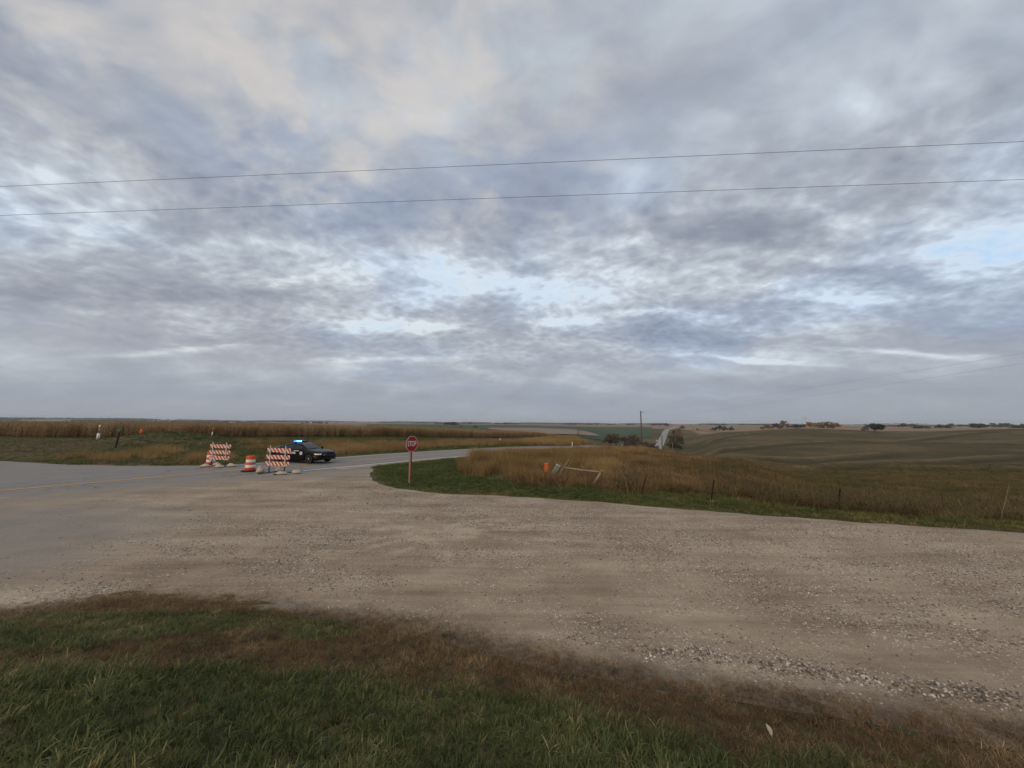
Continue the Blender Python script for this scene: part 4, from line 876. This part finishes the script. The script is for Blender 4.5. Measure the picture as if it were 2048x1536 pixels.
for sg_ in (-1, 1):
    dr = MB(); yy = .949*sg_
    dr.add([(-1.0, yy, .30), (-.06, yy, .30), (-.06, yy*.995, .90), (-1.05, yy*.995, .90), (-1.13, yy, .76)], [(0, 1, 2, 3, 4)][::1]); rd_ = dr.build('rear_door', M_paint, car)
    dr = MB(); dr.add([(-.045, yy, .30), (.98, yy, .30), (1.05, yy, .62), (1.02, yy*.995, .89), (-.045, yy*.995, .90)], [(0, 1, 2, 3, 4)]); fd_ = dr.build('front_door', M_paint, car)
    for d_o, hx in ((rd_, -.88), (fd_, .12)): MB().box((hx, yy*1.014, .83), (.19, .022, .03)).build('handle', M_black, d_o, bevel=.005)
    cabpanel([-.02, .2, .45, .62, .80], [.10, .3, .56], .008, (sg_,)).build('front_window', M_glass, car, True)
    cabpanel([-1.15, -.9, -.5, -.06], [.10, .3, .56], .008, (sg_,)).build('rear_side_window', M_glass, car, True)
    mr = MB().box((.80, .995*sg_, 1.0), (.11, .20, .13)).build('mirror', M_black, car, bevel=.03)
    hl = MB(); X_ = [2.05, 2.2, 2.33, 2.43, 2.49]; 
    def bodyw(x): return np.interp(x, [s_[0] for s_ in ST], [s_[1] for s_ in ST])
    V = []
    for x in X_:
        w = bodyw(x)+.006; V += [(x+.004, w*sg_, .655), (x+.004, w*sg_, .70), (x, (w*.975)*sg_, .765 if x > 2.1 else .72)]
    V += [(2.528, .42*sg_, .60), (2.528, .42*sg_, .65), (2.52, .40*sg_, .69)]
    hl.add(V, [(i*3+j, i*3+j+1, (i+1)*3+j+1, (i+1)*3+j) for i in range(len(X_)) for j in range(2)]).build('headlight', M_lens, car, True)
    MB().add([(2.02, (bodyw(2.02)+.006)*sg_, .53), (2.30, (bodyw(2.3)+.006)*sg_, .50), (2.30, (bodyw(2.3)+.006)*sg_, .47), (2.0, (bodyw(2.0)+.006)*sg_, .49), (1.98, (bodyw(1.98)+.006)*sg_, .58), (2.01, (bodyw(2.01)+.006)*sg_, .60)], [(0, 1, 2, 3), (0, 3, 4, 5)]).build('side_marker', M_amber, car)
    MB().box((-2.515, .62*sg_, .86), (.03, .36, .12)).build('tail_light', M_redor, car, bevel=.01)
    for xw in (XF, XR):
        wh = empty('wheel', (xw, .83*sg_, .352)); wh.parent = car
        MB().lathe([(.24, -.11), (.32, -.115), (.347, -.09), (.352, -.03), (.352, .03), (.347, .09), (.32, .115), (.24, .11)], 28, 'y').build('tyre', M_rub, wh, True)
        MB().lathe([(.243, .09*sg_), (.225, .085*sg_), (.21, .06*sg_), (.10, .075*sg_), (0, .08*sg_)][::1], 24, 'y').build('rim', simple('black_steel_rim', (.014, .014, .015), .5, .4), wh, True)
        MB().lathe([(.085, .078*sg_), (.08, .098*sg_), (.05, .112*sg_), (0, .114*sg_)], 16, 'y').build('hub_cap', M_chrome, wh, True)
MB().add([(2.535, -.40, .50), (2.535, .40, .50), (2.51, .38, .69), (2.51, -.38, .69)], [(0, 1, 2, 3)]).build('grille', M_black, car)
MB().box((2.50, 0, .36), (.10, 1.25, .16)).build('front_bumper', M_black, car, bevel=.03)
pb = MB()
for yy in (-.36, .36): pb.tube((2.60, yy, .30), (2.63, yy, .86), .032)
for zz_ in (.36, .58, .80): pb.tube((2.62, -.36, zz_), (2.62, .36, zz_), .026)
for sg_ in (-1, 1): pb.tube((2.61, .36*sg_, .76), (2.40, .80*sg_, .74), .024).tube((2.61, .36*sg_, .42), (2.40, .80*sg_, .44), .024)
pb.build('push_bumper', M_black, car, True)
lb = MB().box((-.28, 0, 1.495), (.30, 1.14, .045)).build('light_bar', M_black, car, bevel=.01)
MB().box((-.28, -.26, 1.555), (.27, .54, .080)).build('blue_lens', M_blue, lb, bevel=.02); MB().box((-.28, .28, 1.55), (.26, .52, .06)).build('dark_lens', M_glass, lb, bevel=.02)
for yy in (-.45, .45): MB().tube((-.28, yy, 1.44), (-.28, yy, 1.475), .03).build('bracket', M_black, lb)
MB().tube((-1.0, 0, 1.42), (-1.25, 0, 1.75), .006, .003).build('antenna', M_black, car)
MB().tube((.98, .78, 1.02), (1.02, .80, 1.08), .02).tube((1.0, .80, 1.10), (1.09, .82, 1.10), .06, .075, 12).build('spotlight', M_black, car, True)
for sg_ in (-1, 1):
    rot = Matrix.Rotation(R(90), 4, 'X') if sg_ < 0 else Matrix.Rotation(R(180), 4, 'Z')@Matrix.Rotation(R(90), 4, 'X')
    me = text_mesh('STATE TROOPER', .20, .98, .001, .006); me.transform(Matrix.Translation((-.42, .952*sg_, .735))@rot); link('lettering', me, M_refl, car)
    me = text_mesh('ET', .20, 1.25, .001, .004); me.transform(Matrix.Translation((-2.08, .930*sg_, .905))@rot); link('lettering', me, M_refl, car)
    MB().lathe([(.125, .949*sg_), (.125, .956*sg_), (0, .957*sg_)], 20, 'y', (.84, 0, .735)).build('door_badge', M_refl, car)
    MB().lathe([(.07, .9575*sg_), (.07, .959*sg_), (0, .9595*sg_)], 6, 'y', (.84, 0, .735)).build('badge_emblem', M_galv, car)
    MB().box((.38, .948*sg_, .895), (.50, .008, .04)).build('door_strip', M_refl, car)
# ---------------------------------------------------------------- fence remains and pedestals at the corner
gz = lambda x, y: h1(x, y)
br = empty('broken_gate_post', (2.14, 20.5, gz(2.14, 20.5)), 0, 'snapped grey wooden post leaning right with a splintered top', 'fence post')
MB().tube((0, 0, -.3), (.82, .05, .90), .082, .074, 10, jit=.06).build('post', M_wood, br, True)
MB().tube((.81, .05, .89), (.97, .06, 1.15), .058, .046, 6, jit=.25).tube((.965, .06, 1.14), (1.09, .06, 1.38), .046, .012, 5, jit=.25).build('splintered_top', M_fresh, br)
rl = empty('fence_rail', (2.78, 20.35, gz(2.78, 20.35)+.62), 0, 'bleached wooden rail lying between the two leaning posts', 'fence rail')
MB().tube((0, 0, .02), (.8, -.78, -.02), .048, .05, 9, jit=.05).tube((.8, -.78, -.02), (1.56, -1.58, .0), .05, .044, 9, jit=.05).build('pole', M_rail, rl, True)
b2 = empty('leaning_fence_post', (3.80, 18.62, gz(3.8, 18.62)), 0, 'pale round post leaning right under the end of the rail', 'fence post')
MB().tube((0, 0, -.1), (.55, .14, .70), .062, .055, 10, jit=.05).build('post', M_rail, b2, True)
MB().tube((.49, .12, .60), (.50, .13, .62), .067, .067, 10).build('wire_wrap', M_tpost, b2)
op = empty('utility_marker', (1.92, 21.5, gz(1.92, 21.5)), R(-8), 'bright orange utility marker standing in red-brown brush', 'utility marker')
MB().box((0, 0, .36), (.215, .07, .74)).build('panel', M_orange, op, bevel=.02)
MB().box((0, 0, .735), (.225, .08, .03)).build('cap', simple('pale_orange_cap', (.62, .26, .12), .5), op, bevel=.01)
gp_ = empty('utility_pedestal', (2.08, 20.95, gz(2.08, 20.95)), 0, 'leaning pale grey utility pedestal beside the orange marker', 'utility pedestal')
m_ = MB().box((0, 0, .36), (.21, .16, .90)).build('housing', simple('grey_green_plastic', (.23, .235, .20), .6), gp_, bevel=.012); m2 = MB().box((0, 0, .825), (.225, .175, .05)).build('lid', simple('pale_plastic', (.52, .52, .46), .6), gp_, bevel=.012)
gp_.rotation_euler = (0, R(33), R(8))
for (x, y, lx, hh, lb) in ((5.30, 16.2, .24, .86, 'thin rusty fence post leaning right, nearest to the broken gate'), (7.72, 15.3, .17, .88, 'thin dark fence post in the middle of the weedy fence line'), (11.92, 14.45, .15, .88, 'thin dark fence post farthest right along the gravel road')):
    r = empty('fence_post', (x, y, gz(x, y)-.10), R(-20), lb, 'fence post', 'steel posts along the weedy fence line')
    t_ = MB(); d0 = Vector((lx, .02, hh)); t_.tube((0, 0, -.1), d0, .034, .032, 4).build('stem', M_tpost, r)
    for k_ in range(4): q = d0*(.40+.17*k_); MB().box(q, (.055, .055, .02)).build('stud', M_tpost, r)
# ---------------------------------------------------------------- markers on the left field edge
r = empty('marker_post', (-55.2, 51.8, gz(-55.2, 51.8)), 0, 'white pipe marker with a thin rod and knob in front of the corn', 'marker post')
MB().tube((0, 0, 0), (.03, 0, .82), .17, .15, 12).build('pipe', M_whitep, r, True); MB().tube((.03, 0, .8), (.07, 0, 1.6), .035, .035, 8).build('rod', M_galv, r, True); MB().tube((.07, 0, 1.55), (.08, 0, 1.95), .085, .075, 10).build('knob', M_whitep, r, True)
r = empty('marker_post', (-39.6, 38.9, gz(-39.6, 38.9)), 0, 'leaning black post with a green cap on the left grass', 'marker post')
MB().box((0, 0, .8), (.14, .12, 1.7)).build('post', M_black, r, bevel=.01); MB().box((0, 0, 1.74), (.24, .16, .19)).build('cap', simple('green_cap', (.02, .20, .09), .5), r, bevel=.03); r.rotation_euler = (0, R(8), 0)
r = empty('utility_marker', (-46.8, 49.0, gz(-46.8, 49.0)), 0, 'small rounded orange marker on top of the grassy hummock', 'utility marker')
MB().lathe([(.15, 0), (.17, .25), (.16, .48), (.10, .60), (0, .64)], 14).build('dome', M_orange, r, True); MB().tube((0, 0, -.2), (0, 0, .05), .07).build('stake', M_darkst, r)
r = empty('marker_post', (-46.6, 60.2, gz(-46.6, 60.2)), 0, 'slim white post with an orange top before the corn', 'marker post')
MB().tube((0, 0, -.1), (.14, 0, .98), .065, .065, 10).build('post', M_whitep, r, True); MB().tube((.14, 0, .98), (.24, 0, 1.66), .068, .06, 10).build('orange_top', M_orange, r, True)
r = empty('marker_post', (-2.6, 86.5, gz(-2.6, 86.5)), 0, 'short white marker in the grass below the corn', 'marker post')
MB().tube((0, 0, -.2), (.03, 0, .62), .12, .10, 10).build('post', M_whitep, r, True); MB().tube((.03, 0, .6), (.035, 0, .72), .08, .03, 10).build('cap', M_cream, r, True)
r = empty('delineator', (8.6, 55.2, gz(8.6, 55.2)), 0, 'thin white delineator post where the highway disappears', 'delineator')
MB().box((0, 0, .25), (.09, .04, .9)).build('post', M_whitep, r); MB().box((0, -.024, .60), (.075, .006, .10)).build('reflector', M_refl, r)
# ---------------------------------------------------------------- utility pole, guy wire and lines
PX, PY = 35.1, 104.6; zb = gz(PX, PY)
up = empty('utility_pole', (PX, PY, zb), 0, 'tall wooden utility pole with one short arm above the valley', 'utility pole')
ht = 6.55-zb
MB().tube((0, 0, -.5), (-.12, 0, ht), .19, .14, 12).build('pole', M_pole, up, True)
MB().box((.36, 0, ht-.35), (.95, .09, .11)).build('arm', M_pole, up); MB().tube((.78, 0, ht-.30), (.78, 0, ht-.08), .05, .035).build('insulator', M_whitep, up); MB().tube((.0, 0, ht-2.15), (.34, 0, ht-2.12), .05, .05).build('insulator', M_whitep, up)
def wire(name, p0, p1, sag, r, label, n=40, cat='wire', group=None, mat=None):
    p0, p1 = Vector(p0), Vector(p1); pts = []
    for i in range(n+1):
        f = i/n; p_ = p0.lerp(p1, f); p_.z -= sag*4*f*(1-f); pts.append(p_)
    m_ = MB(); V = []; d_ = (p1-p0).normalized(); u = d_.cross(Vector((0, 0, 1))).normalized(); w = u.cross(d_)
    for p_ in pts: V += [p_+(u*math.cos(a)+w*math.sin(a))*r for a in (0, 2.094, 4.189)]
    m_.add(V, [(i*3+j, i*3+(j+1) % 3, (i+1)*3+(j+1) % 3, (i+1)*3+j) for i in range(n) for j in range(3)])
    o = m_.build(name, mat or M_wire, None, True); tag(o, label, cat, group); return o
M_wire = simple('grey_wire', (.17, .17, .18), .5, .4, var=.03)
WG = 'overhead wires'
wire('overhead_wire', (-23.22, 11.25, 9.85), (20.44, 7.97, 9.85), 0, .006, 'upper of the two near wires crossing the whole sky', group=WG)
wire('overhead_wire', (-22.85, 11.10, 8.90), (20.25, 8.04, 8.90), 0, .006, 'lower of the two near wires crossing the whole sky', group=WG)
wire('overhead_wire', (PX+.66, PY, 6.5), (41.74, 11.35, 9.80), 0.5, .007, 'wire from the arm of the pole up to the right', group=WG)
wire('overhead_wire', (PX+.24, PY, 4.42), (41.72, 11.35, 9.31), 0.5, .007, 'lower thin wire running from the pole to the right', group=WG)
gx, gy = 27.0, 100.0; gzz = gz(gx, gy)
wire('guy_wire', (PX-.12, PY, 5.4), (gx, gy, gzz), 0, .014, 'guy wire slanting down left from the utility pole', 4, 'guy wire')
g0 = Vector((gx, gy, gzz)); g1 = Vector((PX-.12, PY, 5.4)); dg = (g1-g0).normalized()
go_ = empty('guy_guard', g0, 0, 'pale slanting guard tube on the guy wire left of the pole', 'guy guard')
MB().tube(dg*.4, dg*3.4, .055, .055, 8).build('tube', M_cream, go_, True); MB().tube(-dg*.3, dg*.4, .02, .02, 6).build('anchor_rod', M_galv, go_)
# small posts and markers down in the valley
def smallpost(u_az, d_, hh, r_, mat, label, name='valley_post', cat='post', lean=0., sink=.3):
    x, y = d_*math.sin(u_az), d_*math.cos(u_az); r = empty(name, (x, y, gz(x, y)), 0, label, cat)
    MB().tube((0, 0, -sink), (lean, 0, hh), r_, r_*.85, 8).build('post', mat, r, True); MB().tube((lean, 0, hh), (lean, 0, hh+.06), r_*.9, r_*.4, 8).build('cap', mat, r, True)
smallpost(.3695, 62, 2.55, .075, M_pole, 'slim dark post on the near brow in front of the far highway')
smallpost(.3925, 300, 9.0, .16, M_rail, 'pale pole among the valley trees right of the far highway', cat='pole')
smallpost(.3855, 300, 7.5, .12, M_pole, 'dark thin pole at the foot of the valley beside the highway', cat='pole')
smallpost(.1685, 210, 8.0, .13, M_pole, 'left one of two thin poles in front of the stubble field', cat='pole')
smallpost(.1722, 212, 8.2, .13, M_pole, 'right one of two thin poles in front of the stubble field', cat='pole')
for az2, d2, w2, lb in ((.282, 318, 1.3, 'small white marker at the foot of the valley scrub'), (.3020, 322, 1.0, 'tiny white marker left of the utility pole in the valley'), (.3575, 500, 1.6, 'white marker on the grass left of the far highway')):
    x, y = d2*math.sin(az2), d2*math.cos(az2); r = empty('valley_marker', (x, y, gz(x, y)), 0, lb, 'marker')
    MB().lathe([(w2*.45, 0), (w2*.5, w2*.5), (w2*.3, w2*.85), (0, w2*.9)], 10).build('marker_top', M_whitep, r, True); MB().tube((0, 0, -.4), (0, 0, .2), w2*.2).build('stake', M_cream, r)
x, y = 1500*math.sin(.6485), 1500*math.cos(.6485)
r = empty('pylon', (x, y, gz(x, y)-1), R(-36), 'faint two-legged transmission pylon on the right horizon', 'pylon')
for sx in (-4, 4): MB().tube((sx*1.1, 0, 0), (sx, 0, 27), .42, .3, 6).build('leg', M_galv, r)
MB().box((0, 0, 26), (17, .7, .8)).build('crossarm', M_galv, r); MB().tube((-4.2, 0, 17), (4.1, 0, 24), .2).tube((4.2, 0, 17), (-4.1, 0, 24), .2).build('brace', M_galv, r)
# ---------------------------------------------------------------- trees
def tree(az2, d2, hh, ww, cols, label, seed, cat='tree', name='tree', n=700, bare=0., group=None, low=.12):
    rg = np.random.default_rng(seed); x, y = d2*math.sin(az2), d2*math.cos(az2); r = empty(name, (x, y, gz(x, y)), 0, label, cat, group)
    t_ = MB(); t_.tube((0, 0, -.5), (rg.normal(0, .03)*hh, 0, hh*.5), hh*.028, hh*.016, 7)
    k_ = 6; cl = []
    for i in range(k_):
        a = rg.uniform(0, 6.28); e = rg.uniform(.35, .85); p_ = Vector((math.cos(a)*ww*.33*rg.uniform(.5, 1.1), math.sin(a)*ww*.33*rg.uniform(.5, 1.1), hh*e)); cl.append(p_)
        t_.tube((0, 0, hh*rg.uniform(.08, .3)), p_, hh*.014, hh*.004, 5)
    t_.build('trunk', M_pole, r)
    cl.append(Vector((0, 0, hh*.78))); cl.append(Vector((rg.normal(0, ww*.1), 0, hh*.45)))
    for _ in range(5): a = rg.uniform(0, 6.28); cl.append(Vector((math.cos(a)*ww*.40, math.sin(a)*ww*.40, hh*rg.uniform(low+.12, .55))))
    V = []; F_ = []; tv = []
    ls = .055*(ww+hh)/2*.62*math.sqrt(900/n)*1.25
    for i in range(n):
        c_ = cl[rg.integers(len(cl))]; q = rg.normal(0, 1, 3); q /= np.linalg.norm(q); q *= rg.random()**.45*np.array([ww*.20, ww*.20, hh*.16])
        p_ = np.array(c_)+q; p_[2] = max(p_[2], hh*low*.6)
        u = rg.normal(0, 1, 3); u /= np.linalg.norm(u); w = np.cross(u, rg.normal(0, 1, 3)); w /= np.linalg.norm(w); s_ = ls*rg.uniform(.6, 1.4); o = len(V)
        V += [p_-u*s_-w*s_*.3, p_+w*s_*.8-u*s_*.2, p_+u*s_, p_-w*s_*.7+u*s_*.3]; F_.append((o, o+1, o+2, o+3)); tv += [rg.random()]*4
    me = mesh_from('crown', np.array(V), [np.array(F_)], {'c': ('FLOAT', tv)})
    key = tuple(cols)
    if key not in CROWN:
        def f(t, b): t.put(b.inputs['Base Color'], t.ramp(t.attr('c', 2), [(0, cols[0]), (.6, cols[1]), (1, cols[2])]))
        CROWN[key] = material('foliage', f, .8, .1)
    link('crown', me, CROWN[key], r)
CROWN = {}
C_olive = ((.050, .042, .022), (.085, .070, .035), (.14, .11, .055)); C_brown = ((.045, .034, .026), (.080, .058, .044), (.12, .090, .062)); C_dark = ((.012, .016, .011), (.022, .028, .017), (.04, .046, .026))
C_or = ((.12, .055, .022), (.22, .105, .040), (.30, .16, .06)); C_tan = ((.10, .065, .035), (.165, .11, .06), (.22, .15, .085)); C_yel = ((.12, .09, .025), (.20, .15, .035), (.26, .20, .06)); C_grey = ((.04, .04, .035), (.07, .068, .055), (.10, .095, .075))
az_of = lambda u_: math.atan2((u_-1024)/FPX, 1.0)
VT = 'scrub trees on the valley floor'; HT = 'trees along the right horizon'
TL = [(1216, 322, 9.5, 11, C_olive, 'round olive scrub tree at the left end of the valley thicket', VT), (1231, 330, 11.5, 12, C_olive, 'olive-brown tree second from left in the valley thicket', VT), (1247, 318, 10, 10, C_brown, 'bare brown tree in the middle of the valley thicket', VT),
      (1261, 332, 12.5, 12, C_brown, 'tallest brown tree of the valley thicket left of the pole', VT), (1276, 326, 11.5, 11, C_olive, 'yellow-olive tree of the thicket just left of the utility pole', VT), (1291, 330, 8, 10, C_brown, 'low brown scrub right of the utility pole', VT), (1303, 350, 6, 9, C_brown, 'last low brown bush of the thicket beside the far highway', VT),
      (1253, 300, 5, 6, C_dark, 'low dark bush at the foot of the valley thicket', VT),
      (1345, 372, 13, 11, C_olive, 'olive tree right at the foot of the far highway', VT), (1355, 390, 12, 10, C_olive, 'second olive tree right of the far highway', VT), (1349, 350, 5.5, 10, C_dark, 'dark bush under the olive trees right of the far highway', VT),
      (1345.5, 590, 8.5, 4.5, C_dark, 'narrow dark cedar right of the far highway', None), (1354, 600, 9.5, 10.5, C_or, 'orange autumn tree beside the dark cedar', None), (1363, 850, 8, 9, C_grey, 'grey tree beyond the orange tree by the road crest', None),
      (1331, 1300, 12, 15, C_dark, 'dark tree left of the highway crest', None), (1320, 1500, 10, 14, C_grey, 'grey tree on the skyline left of the highway crest', None), (1306, 1550, 9, 22, C_grey, 'long grey tree group left of the highway crest', None),
      (1424, 800, 6, 12, C_dark, 'low dark bush at the left of the dark clump on the tan field', HT), (1437, 800, 10, 15, C_dark, 'biggest dark tree of the clump on the tan field', HT), (1447, 805, 9, 10, C_dark, 'dark tree at the right of the clump on the tan field', HT), (1461, 810, 9, 10, C_dark, 'single round dark tree right of the dark clump', HT), (1393, 800, 3.5, 4, C_dark, 'tiny dark bush alone on the tan field', HT),
      (1533, 700, 9, 17, C_tan, 'tan bush at the left of the autumn grove', HT), (1552, 690, 10, 15, C_grey, 'grey-green tree in the autumn grove', HT), (1563, 760, 13, 16, C_tan, 'taller tan tree behind the grey-green one', HT), (1586, 740, 6, 17, C_dark, 'low dark shrub between the tan groves', HT), (1599, 760, 5, 12, C_dark, 'small dark shrub below the pylon', HT),
      (1617, 750, 10, 19, C_or, 'rust tree just right of the pylon', HT), (1634, 780, 10, 12, C_tan, 'small tan tree right of the rust tree', HT), (1650, 760, 11, 19, C_tan, 'broad tan tree of the right autumn grove', HT), (1664, 765, 10.5, 15, C_or, 'rust tree at the right end of the autumn grove', HT),
      (1745, 455, 8.2, 15, C_dark, 'big round dark oak standing alone in front of the tan field', None), (1733, 900, 7, 13, C_dark, 'dark tree behind the lone oak', HT), (1801, 1150, 10, 15, C_dark, 'dark tree right of the lone oak on the tan field', HT), (1817, 1300, 8, 32, C_brown, 'long brown shrub row at the far end of the tan field', HT), (1837, 1000, 5, 24, C_dark, 'flat dark bush in the tan field', HT),
      (1878, 1000, 8, 22, C_dark, 'wide dark bush right of the flat one', HT), (1897, 1300, 10, 13, C_grey, 'small grey tree on the right skyline', HT), (1917, 1350, 7, 10, C_grey, 'tiny grey tree on the right skyline', HT), (1940, 1100, 9, 22, C_dark, 'left dark tree of the pair near the right edge', HT), (1957, 1100, 9, 24, C_dark, 'right dark tree of the pair near the right edge', HT),
      (1983, 1350, 10, 26, C_grey, 'left tree of the grey-green row by the right edge', HT), (1997, 1350, 10, 22, C_grey, 'middle tree of the grey-green row by the right edge', HT), (2010, 1350, 11, 20, C_grey, 'right tree of the grey-green row by the right edge', HT), (2031, 1100, 5, 18, C_dark, 'flat dark bush near the right edge', HT), (2046, 1150, 9, 12, C_dark, 'dark tree cut by the right edge', HT),
      (905, 950, 8, 38, C_dark, 'long dark shrub row at the edge of the green field', None), (922, 700, 5, 8, C_yel, 'small yellow bush in the green field', None), (951, 680, 4, 9, C_dark, 'small dark bush in the green field', None), (1013, 1500, 9, 18, C_grey, 'grey tree clump on the pink field behind the green one', None), (1192, 1600, 9, 16, C_grey, 'small grey tree clump beyond the green field', None)]
for i, (u_, d2, hh, ww, cc, lb, grp) in enumerate(TL): tree(az_of(u_), d2, hh, ww, cc, lb, 100+i, group=grp, n=900 if d2 < 460 else 320, cat='bush' if ('bush' in lb or 'shrub' in lb) else 'tree', name='bush' if ('bush' in lb or 'shrub' in lb) else 'tree')
# far woods on the skyline
BW = []
for _ in range(4):
    b = Blades()
    for k_ in range(5): b.blob((rg0.uniform(-9, 9), rg0.uniform(-4, 4), rg0.uniform(2, 5.5)), rg0.uniform(3, 5.5), rg0.random(), rg0, .95)
    BW.append(b)
def p_wood(az2, d2):
    x, y = d2*np.sin(az2), d2*np.cos(az2); n_ = fbm(az2*9*900, d2*.35, 420, 4, .6)
    return sstep(n_, .50, .62)*np.where(d2 > 3000, 1, .35)*np.where((d2 < 2300) & (az2 > .36), .4, 1)
n = 30000; rgw = np.random.default_rng(77); a2 = rgw.uniform(-1.02, 1.04, n); d2 = rgw.uniform(1900, 5600, n)
k_ = rgw.random(n) < p_wood(a2, d2)+.8*((a2 < -.79) & (d2 > 4000) & (d2 < 4700)); a2, d2 = a2[k_], d2[k_]
lay('far_woods', BW, d2*np.sin(a2), d2*np.cos(a2), rgw, leafmat('far_foliage', [(0, (.020, .024, .020)), (.6, (.040, .042, .034)), (1, (.075, .066, .050))], transl=0), 'distant dark belts of trees along the skyline', 'woods', .7, 1.3, .0, wz=.85)
# farm buildings on the left skyline
for az2, d2, lb in ((az_of(538), 3300, 'tiny white farm building on the left skyline'), (az_of(628), 2300, 'tiny pale farm shed on the plain above the police car')):
    x, y = d2*math.sin(az2), d2*math.cos(az2); r = empty('farm_building', (x, y, gz(x, y)), R(20), lb, 'building')
    MB().box((0, 0, 2.5), (26, 12, 6)).build('wall', M_whitep, r); MB().add([(-13.5, -6.6, 5.4), (13.5, -6.6, 5.4), (13.5, 0, 8.6), (-13.5, 0, 8.6), (13.5, 6.6, 5.4), (-13.5, 6.6, 5.4)], [(0, 1, 2, 3), (3, 2, 4, 5)]).build('roof', M_galv, r)
# fallen corn husks in the foreground
def husk(x, y, rz, L_, label, tilt):
    z = h1(x, y); r = empty('corn_husk', (x, y, z+.03), rz, label, 'husk'); V = []; n = 7
    for i in range(n):
        f = i/(n-1); w = L_*.23*math.sin(math.pi*min(1, .12+f*.93))**.8; h = L_*.10*math.sin(f*3)
        V += [(-w, f*L_, h+w*.35), (-w*.35, f*L_, h), (w*.35, f*L_, h+.003), (w, f*L_, h+w*.45)]
    MB().add(V, [(i*4+j, i*4+j+1, (i+1)*4+j+1, (i+1)*4+j) for i in range(n-1) for j in range(3)]).build('husk_leaf', M_husk, r, True)
    MB().tube((0, .004, .0), (0, -.018, .002), .004, .003, 6).build('stub', M_husk, r); r.rotation_euler = (R(tilt), 0, rz)
M_husk = wood('pale_husk', (.34, .30, .20), (.52, .47, .34), (1, .1, 1))
husk(2.38, 3.80, R(4), .085, 'pale dry corn husk lying in the brown grass at the bottom right', 38)
# ---------------------------------------------------------------- haze over the plain
zs = [z.min(), 0]
def m_haze():
    m = bpy.data.materials.new('haze'); m.use_nodes = True; t = NT(m.node_tree); out = t.node('ShaderNodeOutputMaterial'); v = t.node('ShaderNodeVolumePrincipled')
    v.inputs['Color'].default_value = (.86, .90, .95, 1); v.inputs['Density'].default_value = 1.1e-4; t.put(out.inputs['Volume'], v.outputs[0]); return m
zlo = float(Zg.min())-1.0; zhi = 48.0
tag(MB().box((0, 0, (zlo+zhi)/2), (19400, 19400, zhi-zlo)).build('haze', m_haze()), 'thin pale haze lying over the whole plain', 'haze', kind='stuff')
